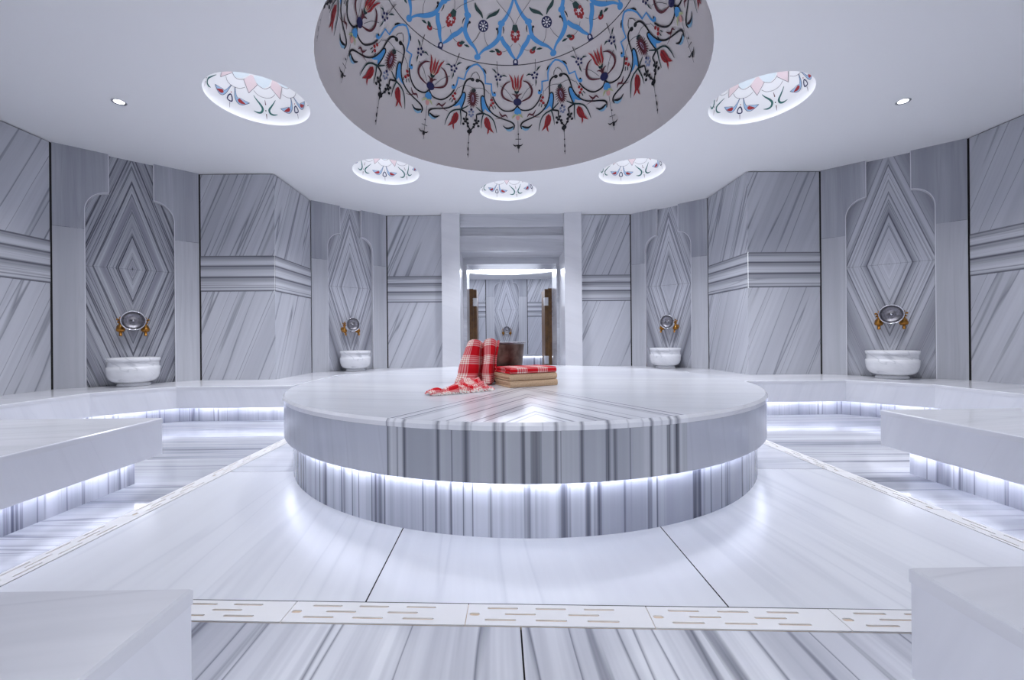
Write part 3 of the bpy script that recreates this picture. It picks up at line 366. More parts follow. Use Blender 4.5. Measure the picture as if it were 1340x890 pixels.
# door surround, near (behind the viewer) and far
def door_wall(name,Y,dirn,label):
    """piers, lintel with a dark slot, stepped opening. dirn=+1: passage runs to +Y"""
    mb=MB(); d=dirn
    def B(x0,x1,ya,yb,z0,z1,m): mb.box(x0,x1,min(ya,yb),max(ya,yb),z0,z1,m)
    B(PXL,DXL,Y,Y+.59*d,0,ZC+.01,'door_pier'); B(DXR,PXR,Y,Y+.59*d,0,ZC+.01,'door_pier')
    B(DXL,DXR,Y+.07*d,Y+.2*d,2.408,ZC+.01,'door_marble')
    B(DXL,DXR,Y+.15*d,Y+.2*d,2.27,2.42,'door_marble')       # back of the slot
    B(DXL,DXR,Y+.07*d,Y+.59*d,2.05,2.278,'door_marble')
    # inner step of the reveal
    B(DXL-.2,-.667,Y+.57*d,Y+1.12*d,0,2.3,'door_marble'); B(.765,DXR+.2,Y+.57*d,Y+1.12*d,0,2.3,'door_marble')
    B(-.667,.765,Y+.57*d,Y+1.12*d,1.95,2.3,'door_marble')
    return structure(mb.build(name),label,'doorway')
door_wall('wall_back_doorway',5.93,1,'white marble piers and lintel framing the back doorway')
door_wall('wall_front_doorway',.29,-1,'marble piers and lintel of the entrance the view is taken from')

# ------------------------------------------------------------------ floor
def poly_face(mb,pts,z,m): mb.face([(x,y,z) for x,y in pts],m,[(x,y) for x,y in pts])
SL=lambda x:1.183-.0455*x            # far edge of the front drain
SL2=lambda x:1.093-.0455*x           # near edge
YJ=2.42; YE=5.05
g=.0022
LX=lambda y,d:-1.80-.006*(y-3.10)+d      # lines beside the left and right drains
RX=lambda y,d:1.781+.012*(y-3.06)+d
mb=MB()
poly_face(mb,[(-4.3,-1.2),(4.3,-1.2),(4.3,7.2),(-4.3,7.2)],-.012,'gap')
Y0=SL2(-1.85); poly_face(mb,[(-4.2,Y0),(LX(Y0,-.0455),Y0),(LX(YE,-.0455),YE),(-4.2,YE)],0,'floor_x')
Y0=SL2(1.82); poly_face(mb,[(RX(Y0,.0455),Y0),(4.2,Y0),(4.2,YE),(RX(YE,.0455),YE)],0,'floor_x')
for a,b in((-4.2,-1.05),(-1.05,-.1),(-.1,.93),(.93,4.2)):
    poly_face(mb,[(a+g,-1.1),(b-g,-1.1),(b-g,SL2(b)-.003),(a+g,SL2(a)-.003)],0,'floor_y')
poly_face(mb,[(-4.2,YE+.004),(4.2,YE+.004),(4.2,7.1),(-4.2,7.1)],0,'floor_y')
YL,YR=SL(-1.75)+.003,SL(1.75)+.003; i_=.0455
poly_face(mb,[(LX(YL,i_),YL),(-.553-g,SL(-.553)+.003),(-.553-g,YJ),(LX(YJ,i_),YJ)],0,'floor_pale')
poly_face(mb,[(-.553+g,SL(-.553)+.003),(.5-g,SL(.5)+.003),(.5-g,YJ),(-.553+g,YJ)],0,'floor_pale')
poly_face(mb,[(.5+g,SL(.5)+.003),(RX(YR,-i_),YR),(RX(YJ-.08,-i_),YJ-.08),(.5+g,YJ)],0,'floor_pale')
poly_face(mb,[(LX(YJ,i_),YJ+.004),(.5,YJ+.004),(RX(YJ-.076,-i_),YJ-.076),(RX(YE,-i_),YE-.003),(LX(YE,i_),YE-.003)],0,'floor_back')
structure(mb.build('floor'),'polished white and grey banded marble floor','floor')

# ------------------------------------------------------------------ slotted drain channels
def holes_mesh(outer,holes,z0,z1,mat):
    """plate with through slots"""
    bm=bmesh.new(); edges=[]
    for lp in [outer]+holes:
        vs=[bm.verts.new((x,y,z1)) for x,y in lp]
        edges+=[bm.edges.new((vs[i],vs[(i+1)%len(vs)])) for i in range(len(vs))]
    bmesh.ops.triangle_fill(bm,use_beauty=True,use_dissolve=False,edges=edges)
    # drop any triangles filled inside the holes
    def inside(p,lp):
        c=False
        for i in range(len(lp)):
            (x1,y1),(x2,y2)=lp[i],lp[i-1]
            if (y1>p.y)!=(y2>p.y) and p.x<(x2-x1)*(p.y-y1)/(y2-y1)+x1: c=not c
        return c
    bad=[f for f in bm.faces if any(inside(f.calc_center_median(),h) for h in holes)]
    bmesh.ops.delete(bm,geom=bad,context='FACES_ONLY')
    for f in bm.faces:
        if f.normal.z<0: f.normal_flip()
    if z0 is not None:
        bnd=[e for e in bm.edges if e.is_boundary]
        r=bmesh.ops.extrude_edge_only(bm,edges=bnd)
        for v in [x for x in r['geom'] if isinstance(x,bmesh.types.BMVert)]: v.co.z=z0
    bmesh.ops.recalc_face_normals(bm,faces=bm.faces)
    return bm
def bm_obj(bm,name,mats,parent=None):
    me=bpy.data.meshes.new(name); ul=bm.loops.layers.uv.verify()
    for f in bm.faces:
        for l in f.loops: l[ul].uv=(l.vert.co.x,l.vert.co.y)
    bm.to_mesh(me); bm.free()
    for m in mats: me.materials.append(MAT[m])
    o=bpy.data.objects.new(name,me); COL.objects.link(o)
    if parent: o.parent=parent
    return o
def stadium(cx,cy,l,w):
    r=w/2; h=l/2-r; p=[]
    for i in range(5): a=-PI/2+PI*i/4; p.append((cx+h+r*math.cos(a),cy+r*math.sin(a)))
    for i in range(5): a=PI/2+PI*i/4; p.append((cx-h+r*math.cos(a),cy+r*math.sin(a)))
    return p
PL,PW=.5105,.086
slots=[]
for row,(y,xs) in enumerate(((.026,(-.165,-.028,.109)),(.002,(-.115,.062)),(-.022,(-.17,-.03,.112)))):
    for x in xs: slots.append(stadium(x+.01,y,.088,.0075))
slots.append(stadium(-PL/2+.022,.0,.03,.013))
plate_bm=holes_mesh([(-PL/2+.0012,-PW/2),(PL/2-.0012,-PW/2),(PL/2-.0012,PW/2),(-PL/2+.0012,PW/2)],slots,-.008,0.,'drain')
plate0=bm_obj(plate_bm,'grate_plate',['drain'])
plate0.location=(0,0,-50); 
def drain(label,P,ang,n0,n1,first):
    t=thing('floor_drain',label,'drain',(P[0],P[1],.0015),ang,None)
    c=MB(); c.box((n0-.5)*PL,(n1-.5)*PL,-PW/2-.001,PW/2+.001,-.0105,-.0035,'slot'); c.build('channel',t)
    for k in range(n0,n1):
        o=plate0 if first[0] else plate0.copy()
        if not first[0]: COL.objects.link(o)
        first[0]=False
        o.parent=t; o.location=(k*PL,0,0)
    return t
fst=[True]
drain('slotted white drain strip crossing the floor in front of the round slab',(.006,1.1375),math.atan(-.0455),-3,4,fst)
drain('slotted white drain strip along the left of the round slab',(-1.80,3.10),PI/2+.006,-3,4,fst)
drain('slotted white drain strip along the right of the round slab',(1.781,3.06),PI/2-.012,-3,4,fst)

# ------------------------------------------------------------------ round heated slab
SX,SY,SR,ST=0.,3.12,1.597,.458
slab=thing('heated_marble_slab','large round two-tier marble slab glowing underneath, centre of the room','platform',(SX,SY,0))
N=128; mb=MB()
ring=lambda r,z,i:(r*math.sin(2*PI*i/N),-r*math.cos(2*PI*i/N),z)
# top: chevron wedge front and back, streaked marble either side (boundary dy = .46+1.7 dx)
def sector_pts(r,z,sel):
    return [ring(r,z,i) for i in sel]
rt=SR-.012
kx=22.0*N/360
i0=round(kx)
bx=rt*math.sin(2*PI*i0/N); by=-rt*math.cos(2*PI*i0/N)
front=[ring(rt,ST,i) for i in range(-i0,i0+1)]
apex_f=(0,by+(-0+1.0)*0,ST)
ya=-(abs(by)-1.7*bx); 
poly=front+[(0,ya,ST)]
mb.face(poly,'slab_chev',[(x,y) for x,y,_ in poly])
back=[ring(rt,ST,i) for i in range(N//2-i0,N//2+i0+1)]; poly=back+[(0,-ya,ST)]
mb.face(poly,'slab_chev',[(x,y) for x,y,_ in poly])
poly=[ring(rt,ST,i) for i in range(i0,N//2-i0+1)]+[(0,-ya,ST),(0,ya,ST)]
mb.face(poly,'slab_side',[(x,y) for x,y,_ in poly])
poly=[ring(rt,ST,i) for i in range(N//2+i0,N-i0+1)]+[(0,ya,ST),(0,-ya,ST)]
mb.face(poly,'slab_side',[(x+7,y) for x,y,_ in poly])
def band(r0,z0,r1,z1,mfun,part,uo=0.):
    for i in range(N):
        a=(i+.5)/N*360; a=min(a,360-a); m=mfun(a)
        u0,u1=2*PI*i/N*SR,2*PI*(i+1)/N*SR
        if u0>PI*SR: u0-=2*PI*SR; u1-=2*PI*SR
        q=[ring(r0,z0,i),ring(r0,z0,i+1),ring(r1,z1,i+1),ring(r1,z1,i)]
        part.face(q,m,[(u0+uo,z0),(u1+uo,z0),(u1+uo,z1),(u0+uo,z1)],True)
lipm=lambda a:'lip_stripe' if (a<22 or a>158) else 'bench'
stm=lambda a:'skirt_stripe' if (a<22 or a>158) else 'skirt_plain'
band(SR,ST-.012,rt,ST,lipm,mb); band(SR,ST-.030,SR,ST-.012,lipm,mb); band(SR-.004,ST-.032,SR,ST-.030,lipm,mb)
mb.build('slab_top',slab)
mb=MB(); band(SR-.006,.227,SR-.006,ST-.032,stm,mb); band(SR-.012,.227,SR-.006,.227,stm,mb); band(SR-.012,.25,SR-.012,.227,lambda a:'bench',mb); band(SR-.20,.25,SR-.012,.25,lambda a:'bench',mb); mb.build('skirt',slab)
mb=MB(); band(1.544,0,1.544,.25,lambda a:'plinth_bold',mb,9.3); mb.build('plinth',slab)
mb=MB(); band(SR-.0215,.247,SR-.0215,.229,lambda a:'led_slab',mb); band(SR-.0215,.229,SR-.0135,.229,lambda a:'bench',mb); band(SR-.0135,.229,SR-.0135,.247,lambda a:'bench',mb); mb.build('led_strip',slab)

# ------------------------------------------------------------------ benches
INL=[(-.72,5.44),(-1.56,5.44),(-2.12,4.95),(-2.12,3.87),(-3.20,3.87),(-3.62,3.48),(-3.62,2.74),(-3.20,2.325),(-2.06,2.325),(-2.06,1.25),(-1.55,.725),(-.695,.725)]
INR=[(.81,5.44),(1.56,5.44),(2.12,4.95),(2.12,3.87),(3.16,3.87),(3.585,3.47),(3.585,2.75),(3.16,2.335),(2.045,2.335),(2.045,1.25),(1.5,.757),(.614,.757)]
def offset(poly,d,sg):
    """open polyline moved by d towards the wall"""
    out=[]
    for i,p in enumerate(poly):
        ns=[]
        for a,b in((i-1,i),(i,i+1)):
            if a<0 or b>=len(poly): continue
            e=Vector(poly[b])-Vector(poly[a]); e.normalize(); ns.append(Vector((e.y,-e.x))*-sg)
        if len(ns)==1: q=Vector(p)+ns[0]*d
        else:
            h=ns[0]+ns[1]; h=h/h.length; q=Vector(p)+h*(d/max(.3,h.dot(ns[0])))
        out.append(tuple(q))
    return out
def bench(label,inn,outer,sg,ends):
    t=thing('marble_bench',label,'bench',(0,0,0))
    def strip(part,off,z0,z1,m,uo=0.,s2=0.):
        p=offset(inn,off,sg)
        # end return faces at the doorways
        p=[(p[0][0],outer[0][1])]+p+[(p[-1][0],outer[-1][1])]
        for i_,j_ in((0,1),(-1,-2)):
            x_=inn[i_][0]; x_+=-off if x_<0 else off
            p[i_]=(x_,p[i_][1]); p[j_]=(x_,p[j_][1])
        u=uo
        for a,b in zip(p,p[1:]):
            d=math.dist(a,b)
            q=[(*a,z0),(*b,z0),(*b,z1),(*a,z1)]
            uv=[(u,z0),(u+d,z0),(u+d,z1),(u,z1)]
            if sg<0: q=q[::-1]; uv=uv[::-1]
            part.face(q,m,uv); u+=d+.11
        return p
    mb=MB()
    e=.004
    loop=strip(mb,0,ZB-.028,ZB-e,'bench')
    p2=strip(MB(),e,0,1,'bench')
    for i in range(len(loop)-1):
        a,b,c,d=loop[i],loop[i+1],p2[i+1],p2[i]
        q=[(*a,ZB-e),(*b,ZB-e),(*c,ZB),(*d,ZB)]
        if sg<0: q=q[::-1]
        mb.face(q,'bench')
    full=p2+outer[::-1]
    mb.face([(x,y,ZB) for x,y in (full if sg<0 else full[::-1])],'bench',[(x,y) for x,y in (full if sg<0 else full[::-1])])
    mb.build('bench_top',t)
    mb=MB(); pf=strip(mb,.002,.138,ZB-.028,'fascia')
    def shelf(part,o0,z0,o1,z1,m):
        A=strip(MB(),o0,0,1,m); B_=strip(MB(),o1,0,1,m)
        for i in range(len(A)-1): part.face([(*A[i],z0),(*A[i+1],z0),(*B_[i+1],z1),(*B_[i],z1)],m)
    shelf(mb,.002,.138,.013,.138,'fascia'); shelf(mb,.013,.138,.013,.162,'bench'); shelf(mb,.013,.162,.10,.162,'bench')
    shelf(mb,.002,ZB-.028,0,ZB-.028,'bench')
    mb.build('fascia',t)
    mb=MB(); strip(mb,.085,0,.162,'plinth',3.1); mb.build('plinth',t)
    mb=MB(); shelf(mb,.024,.142,.024,.159,'led'); shelf(mb,.015,.142,.024,.142,'bench'); shelf(mb,.015,.159,.015,.142,'bench')
    mb.build('led_strip',t)
    return t
outL=[(-.72,5.97)]+NW[::-1][0:]+[]
outL=[(-.72,5.94),(-.985,5.94)]+NW[::-1]+[(x,y) for x,y in SW[::-1][1:]]+[(-.985,.27),(-.695,.27)]
outR=[(.81,5.94),(1.055,5.94)]+[(x,y) for x,y in mirr(NW)[::-1]]+[(x,y) for x,y in mirr(SW)[::-1][1:]]+[(.985,.27),(.614,.27)]
bench('continuous low white marble bench round the left half of the room, lit below',INL,outL,-1,None)
bench('continuous low white marble bench round the right half of the room, lit below',INR,outR,1,None)

# ------------------------------------------------------------------ ceiling with its round openings
DC=(-.04,3.11); DR=1.372; SDR=.352
SDC=[(-1.97,3.13),(-1.375,4.48),(-.03,5.065),(1.325,4.50),(1.875,3.14),(1.30,1.74),(-.03,1.165),(-1.38,1.76)]
circ=lambda c,r,n:[(c[0]+r*math.cos(2*PI*i/n),c[1]+r*math.sin(2*PI*i/n)) for i in range(n)]
outline=[(-4.3,-.2),(4.3,-.2),(4.3,6.2),(-4.3,6.2)]
bm=holes_mesh(outline,[circ(DC,DR,160)]+[circ(c,SDR,64) for c in SDC],None,ZC,'ceiling')
ce=bm_obj(bm,'ceiling',['ceiling']); structure(ce,'smooth white plaster ceiling pierced by round domes','ceiling')
# roof of the recess over the doorways
def sph(mb,n,nr,r,m):
    rows=[]
    for j in range(nr+1):
        a=PI/2*j/nr*.9995; rows.append([(r*math.cos(a)*math.cos(2*PI*i/n),r*math.cos(a)*math.sin(2*PI*i/n),r*math.sin(a)) for i in range(n)])
    mb.grid(rows[::1],m,None,closed=True)
class Paint:
    """flat painted shapes laid on the inside of a dome, in (azimuth from +Y, elevation) degrees"""
    def __init__(s,mb,r): s.mb=mb; s.r=r; s.k=0
    def pt(s,az,el,lift): 
        r=s.r-lift; a,e=R(az),R(el); return (r*math.cos(e)*math.sin(a),r*math.cos(e)*math.cos(a),r*math.sin(e))
    def poly(s,pts,m,az0,mir,lift):
        if mir: pts=[(-a,e) for a,e in pts]
        q=[(az0+a,e) for a,e in pts]; n=len(q)
        if n>=6:
            cx,cy=sum(p[0] for p in q)/n,sum(p[1] for p in q)/n
            cr=[(q[i][0]-cx)*(q[(i+1)%n][1]-cy)-(q[(i+1)%n][0]-cx)*(q[i][1]-cy) for i in range(n)]
            if all(c>0 for c in cr) or all(c<0 for c in cr):     # star-shaped: rings round its middle
                c=s.pt(cx,cy,lift); h=[((a+cx)/2,(e+cy)/2) for a,e in q]
                for i in range(n):
                    j=(i+1)%n
                    s.mb.face([s.pt(*q[i],lift),s.pt(*q[j],lift),s.pt(*h[j],lift),s.pt(*h[i],lift)],m)
                    s.mb.face([s.pt(*h[i],lift),s.pt(*h[j],lift),c],m)
                return
        s.mb.face([s.pt(a,e,lift) for a,e in q],m)
    def line(s,pts,w,m,az0,mir,lift,sub=4):
        ws=w if isinstance(w,list) else [w]*len(pts)
        # Catmull-Rom through the points
        P=[]; W=[]
        n=len(pts)
        for i in range(n-1):
            p0,p1,p2,p3=pts[max(i-1,0)],pts[i],pts[i+1],pts[min(i+2,n-1)]
            for k in range(sub):
                t=k/sub
                P.append(tuple(.5*((2*p1[c])+(-p0[c]+p2[c])*t+(2*p0[c]-5*p1[c]+4*p2[c]-p3[c])*t*t+(-p0[c]+3*p1[c]-3*p2[c]+p3[c])*t**3) for c in(0,1)))
                W.append(ws[i]+(ws[i+1]-ws[i])*t)
        P.append(pts[-1]); W.append(ws[-1])
        A=[];B=[]
        for i,(a,e) in enumerate(P):
            a1,e1=P[max(i-1,0)]; a2,e2=P[min(i+1,len(P)-1)]; c=max(.15,math.cos(R(e)))
            dx,dy=(a2-a1)*c,e2-e1; l=math.hypot(dx,dy) or 1
            nx,ny=-dy/l*W[i]/2,dx/l*W[i]/2
            A.append((a+nx/c,e+ny)); B.append((a-nx/c,e-ny))
        for i in range(len(P)-1): s.poly([A[i],A[i+1],B[i+1],B[i]],m,az0,mir,lift)
def pairs(v): return [(v[i],v[i+1]) for i in range(0,len(v),2)]
mb=MB(); sph(mb,96,24,DR,'dome'); pn=Paint(mb,DR)
AZ=4.6
for q in range(8):
    for idx,(kind,col,typ,v,w) in enumerate(ORN):
        pts=pairs(v); lift=.0022+idx*6e-5
        for mir in((False,True) if kind=='H' else (False,)):
            a0=AZ+45*q-(22.5 if kind=='N' else 0)
            if typ=='P': pn.poly(pts,'p_'+col,a0,mir,lift)
            else: pn.line(pts,w,'p_'+col,a0,mir,lift+.0012,1 if len(pts)==2 or (col=='blue' and not isinstance(w,list)) else 3)
pn.line([(i*3.,42.75) for i in range(121)],.3,'p_thin',0,False,.0021,1)
pn.line([(i*6.,72.) for i in range(61)],.5,'p_thin',0,False,.0021,1)
for q in range(16): pn.line([(q*22.5+AZ-6,72),(q*22.5+AZ,79),(q*22.5+AZ+6,72)],[.5,1.6,.5],'p_blue',0,False,.003,4)
dome=mb.build('painted_dome',loc=(DC[0],DC[1],ZC))
tag(dome,'large central ceiling dome painted with blue ribbons, red tulips and black vines','dome')
# small domes
def small_dome(c,rot,label,front):
    mb=MB(); sph(mb,64,16,SDR,'niche_dome'); p=Paint(mb,SDR)
    for q in range(4):
        b=rot+90*q                                     # a bud between two blue teardrops
        for mir in(0,1):
            p.line([(2.8,33),(5.6,26),(8.2,20.6),(12.2,19.4),(18,19.4),(24.8,21.4)],[.5,1.6,4.2,7.,5.2,.5],'p_sky',b,mir,.0016)
            p.poly([(9.6,20.2),(12.0,22.3),(15.5,20.9),(20.5,18.2),(15,17.0),(11.6,17.6)],'p_red',b,mir,.0034)
            p.line([(2.6,33),(4.6,25),(6.6,20),(11,15.6),(17,16.2),(24.8,21.4)],.5,'p_navy',b,mir,.0030); p.line([(3.2,33),(6.2,26.5),(9.2,22.6),(13,23),(18,22.3),(24.8,21.4)],.35,'p_navy',b,mir,.0030)
        p.line([(-3.2,15.2),(-2.6,19.5),(0,22.4),(2.6,19.5),(3.2,15.2),(0,14.2),(-3.2,15.2)],1.5,'p_navy',b,False,.0024)
        p.poly([(-.9,25),(0,24.2),(.9,25),(0,26)],'p_red',b,False,.0024); p.line([(.7,12.8),(1.2,6.2)],[.9,.4],'p_outline',b,False,.0024)
        gq=b+45                                        # a pair of green scrolls
        p.line([(-15.8,32.6),(-12.4,28.7),(-6.8,23.6),(-3.8,18.6),(-5.6,13.9),(-9.7,12.6),(-14.6,13.6)],[.4,1.3,2.2,2.6,2.4,2.0,.5],'p_teal',gq,False,.0024)
        p.line([(14.8,31.4),(9.1,24.8),(4.6,19),(5.6,14.6),(9.5,13.),(15,13.8)],[.4,1.6,2.4,2.4,2.,.5],'p_teal',gq,False,.0024)
        p.poly([(-.9,17),(0,16),(.9,17),(0,18)],'p_black',gq,False,.0024); p.line([(-.5,30),(.2,24)],[.4,1.2],'p_maroon',gq,False,.0024); p.line([(.6,13),(.9,6.2)],[1.2,.3],'p_maroon',gq,False,.0024)
    for q in range(8):                                 # scallops and pale pink star petals
        b=rot+45*q
        p.poly([(-11,47),(-2,43.6),(8,47.2),(17,55),(0,64),(-20,55)],'p_paleblue',b,False,.0014)
        p.line([(-21,55.),(-15,50),(-10,46.5),(0,43.4),(10,46.5),(15,50),(21,55)],.5,'p_outline',b,False,.0024)
        p.line([(-16,38.2),(-9.4,34),(0,32.6),(9,34),(16,38.2)],.45,'p_outline',b,False,.0024)
        p.poly([(22.5,33),(11,46),(20,56),(25,56),(34,46)],'p_palepink',b,False,.0016)
        p.line([(11,46.4),(22.5,33)],.5,'p_outline',b,False,.0026,1); p.line([(22.5,33),(34,46.4)],.5,'p_outline',b,False,.0026,1)
    o=mb.build('small_painted_dome',loc=(c[0],c[1],ZC))
    tag(o,label,'dome','small painted domes round the large dome'); 
    l=bpy.data.lights.new('dome_lamp','POINT'); l.energy=DOME_W; l.shadow_soft_size=.05; l.color=(.93,.95,1.)
    lo=bpy.data.objects.new('dome_lamp',l); COL.objects.link(lo); lo.parent=o; lo.location=(0,0,.12)
    l=bpy.data.lights.new('dome_fill_spot','SPOT'); l.energy=SPOT_W*((.10 if abs(c[0])<.5 else .42) if front else 1.); l.spot_size=R(114); l.spot_blend=.7; l.shadow_soft_size=.12; l.color=(.885,.915,1.)
    lo=bpy.data.objects.new('dome_fill_spot',l); COL.objects.link(lo); lo.parent=o; lo.location=(0,0,.20)  # added downward fill light, no visible fitting, brightens the room below
DOME_W=.58; SPOT_W=58
for c,rot,lb in zip(SDC,(23,-19,-25,-3,8,20,20,20),('small glowing painted dome left of the large dome','small glowing painted dome behind the large dome to its left','small glowing painted dome over the back doorway','small glowing painted dome behind the large dome to its right','small glowing painted dome right of the large dome','small painted dome overhead, front right of the large dome','small painted dome overhead, between the viewer and the large dome','small painted dome overhead, front left of the large dome')):
    small_dome(c,rot,lb,c[1]<2)

# ------------------------------------------------------------------ recessed downlights
def downlight(c,label,energy):
    t=thing('downlight',label,'ceiling light',(c[0],c[1],ZC),0,'recessed ceiling downlights')
    mb=MB(); mb.lathe([(.030,.02),(.032,-.001),(.046,-.004),(.047,0.)],'steel',28); mb.build('trim_ring',t)
    mb=MB(); mb.lathe([(.0005,-.0005),(.030,-.0005)],'lamp',24); mb.build('lamp_disc',t)
    l=bpy.data.lights.new('downlight_beam','SPOT'); l.energy=energy; l.spot_size=R(130); l.spot_blend=.9; l.shadow_soft_size=.04; l.color=(.93,.95,1.)
    lo=bpy.data.objects.new('downlight_beam',l); COL.objects.link(lo); lo.parent=t; lo.location=(0,0,-.012)
DL_W=40
downlight((-3.03,3.13),'round recessed downlight in the left of the ceiling',DL_W)
downlight((3.02,3.155),'round recessed downlight in the right of the ceiling',DL_W)

# ------------------------------------------------------------------ basins, taps and bowls
def basin0():
    t=thing('marble_basin','x','basin',(0,0,0),0,'marble wash basins')
    mb=MB(); mb.lathe([(.0005,0),(.125,0),(.128,.012),(.118,.028),(.105,.036),(.0005,.036)],'basin',40); mb.build('foot',t)
    mb=MB(); mb.lathe([(.100,.034),(.138,.040),(.166,.054),(.185,.078),(.195,.112),(.199,.150),(.200,.184),(.193,.187),(.191,.192),(.192,.236),(.199,.241),(.202,.268),(.194,.274),(.178,.272),(.168,.24),(.15,.13),(.10,.085),(.0005,.08)],'basin',48); mb.build('bowl',t)
    return t
def tap0():
    """cross-handled brass bib tap; local -Y points into the room, wall at y=0"""
    t=thing('brass_tap','x','tap',(0,0,0),0,'brass taps over the basins')
    mb=MB(); M=Matrix.Rotation(PI/2,4,'X')
    mb.lathe([(.0005,0),(.030,0),(.031,.006),(.02,.012),(.013,.016),(.012,.05),(.0005,.05)],'brass',20,M); mb.build('wall_flange',t)
    mb=MB(); mb.lathe([(.0005,-.045),(.022,-.045),(.033,-.035),(.036,-.02),(.030,-.004),(.018,.012),(.012,.022),(.014,.03),(.010,.045),(.0005,.048)],'brass',24,Matrix.Translation((0,-.06,0)))
    mb.build('body',t)
    mb=MB(); mb.tube([(0,-.06,-.035),(0,-.085,-.05),(0,-.105,-.062),(0,-.11,-.085)],[.014,.013,.012,.013],'brass',12); mb.build('spout',t)
    mb=MB(); mb.sphere((0,-.06,.07),.012,'brass',10)
    for i in range(5):
        a=i*2*PI/5+.3; mb.sphere((.024*math.cos(a),-.06-.01,.07+.024*math.sin(a)),.0105,'brass',8)
        mb.tube([(0,-.065,.07),(.024*math.cos(a),-.068,.07+.024*math.sin(a))],.006,'brass',6)
    mb.tube([(0,-.06,.04),(0,-.06,.07)],.008,'brass',8); mb.build('handle',t)
    return t
def tas0():
    """shallow tinned bath bowl, opening along local -Y"""
    t=thing('bath_bowl','x','bowl',(0,0,0),0,'metal bath bowls hung on the taps')
    M=Matrix.Rotation(PI/2,4,'X')
    prof=[(.0005,.016),(.010,.016),(.016,.010),(.022,.004),(.030,.006),(.034,.003),(.048,.004),(.052,.007),(.066,.009),(.076,.018),(.084,.032),(.090,.040)]
    mb=MB(); mb.lathe(prof+[(.092,.040),(.086,.028),(.078,.012),(.066,.003),(.05,-.003),(.0005,-.003)],'tin',48,M); mb.build('bowl_body',t)
    mb=MB(); mb.lathe([(.088,.038),(.0915,.042),(.096,.0415),(.097,.038),(.0925,.036),(.088,.038)],'tin_rim',48,M); mb.build('rim',t)
    mb=MB(); mb.sphere((0,-.017,0),.011,'tin_rim',10); mb.build('boss',t)
    return t
B0,T0,K0=basin0(),tap0(),tas0()
first=[True]
def washplace(F,s,names,T=.055):
    bl,tl,tr,kl=names
    ang=math.atan2(F.e.y,F.e.x)
    def put(o,a,z,d,label):
        p=F(a,z,d)
        if first[0]:
            o.location=p; o.rotation_euler=(0,0,ang); o['label']=label; return o
        return copy_thing(o,p,ang,label)
    put(B0,s,ZB+.001,.155,bl)
    put(T0,s-.092,.912,-T,tl); put(T0,s+.092,.912,-T,tr) if not first[0] else copy_thing(T0,F(s+.092,.912,-T),ang,tr)
    k=put(K0,s,.978,.048,kl)
    first[0]=False
washplace(F_L,.545,('white marble basin in the left niche with dense dark stripes','brass tap left of the bowl in the densely striped left niche','brass tap right of the bowl in the densely striped left niche','round metal bowl hung on taps in the densely striped left niche'))
washplace(F_BL,.515,('white marble basin in the far left niche','brass tap left of the bowl in the far left niche','brass tap right of the bowl in the far left niche','round metal bowl hung on taps in the far left niche'))
washplace(F_BR,.54,('white marble basin in the far right niche','brass tap left of the bowl in the far right niche','brass tap right of the bowl in the far right niche','round metal bowl hung on taps in the far right niche'))
washplace(F_R,.56,('white marble basin in the large right niche','brass tap left of the bowl in the large right niche','brass tap right of the bowl in the large right niche','round metal bowl hung on taps in the large right niche'))

# ------------------------------------------------------------------ next room through the doorway
YF=10.6
def NF(P,Q): return Frame(P,Q)
flat_wall('wall_far_left',(-3.,YF),(-.50,YF),'marble wall panel of the next room, left of its niche',4.4)
flat_wall('wall_far_right',(.57,YF),(3.,YF),'marble wall panel of the next room, right of its niche',6.9)
ZCs=ZC
F_F=niche_wall('wall_far_niche',(-.50,YF),(.57,YF),'niche with nested marble diamond in the next room','diamond_soft')
mb=MB(); mb.box(-3.05,-3.,7.0,YF+.1,0,2.9,'panel'); mb.box(3.,3.05,7.0,YF+.1,0,2.9,'panel')
mb.box(-3.05,-.85,6.99,7.03,0,2.9,'panel'); mb.box(.95,3.05,6.99,7.03,0,2.9,'panel'); mb.box(-.86,.96,6.99,7.04,2.28,2.9,'panel')
structure(mb.build('wall_far_sides'),'marble side walls of the next room','wall')
mb=MB(); poly_face(mb,[(-3,7.0),(3,7.0),(3,YF+.05),(-3,YF+.05)],.0005,'floor_x'); structure(mb.build('floor_far'),'banded marble floor of the next room','floor')
bm=holes_mesh([(-3.05,7.03),(3.05,7.03),(3.05,YF+.05),(-3.05,YF+.05)],[circ((0.03,8.35),1.5,96)],None,2.29,'ceiling')
ce2=bm_obj(bm,'ceiling_far',['ceiling'])
mb=MB(); n=96
rows=[[(.03+1.5*math.cos(2*PI*i/n),8.35+1.5*math.sin(2*PI*i/n),z) for i in range(n)] for z in(2.29,2.315)]; mb.grid(rows,'ceiling',None,True)
rows=[[(.03+1.5*math.cos(2*PI*i/n),8.35+1.5*math.sin(2*PI*i/n),z) for i in range(n)] for z in(2.42,2.50)]; mb.grid(rows,'ceiling',None,True)
mb.face([(.03+1.5*math.cos(2*PI*i/n),8.35+1.5*math.sin(2*PI*i/n),2.50) for i in range(n)],'ceiling')
tmp=mb.build('ceiling_far_recess'); structure(tmp,'round raised recess in the ceiling of the next room','ceiling'); structure(ce2,'white ceiling of the next room','ceiling')
mb=MB(); rows=[[(.03+1.5*math.cos(2*PI*i/n),8.35+1.5*math.sin(2*PI*i/n),z) for i in range(n)] for z in(2.315,2.42)]; mb.grid(rows,'led_far',None,True)
tag(mb.build('cove_light'),'curved glowing cove light in the ceiling beyond the doorway','light')
t=thing('marble_bench','low marble bench along the far wall beyond the doorway','bench',(0,0,0))
mb=MB(); mb.box(-2.9,2.9,YF-.55,YF-.004,.30,ZB-.002,'bench'); mb.build('bench_top',t)
mb=MB(); mb.box(-2.9,2.9,YF-.50,YF-.006,0,.30,'plinth'); mb.build('plinth',t)
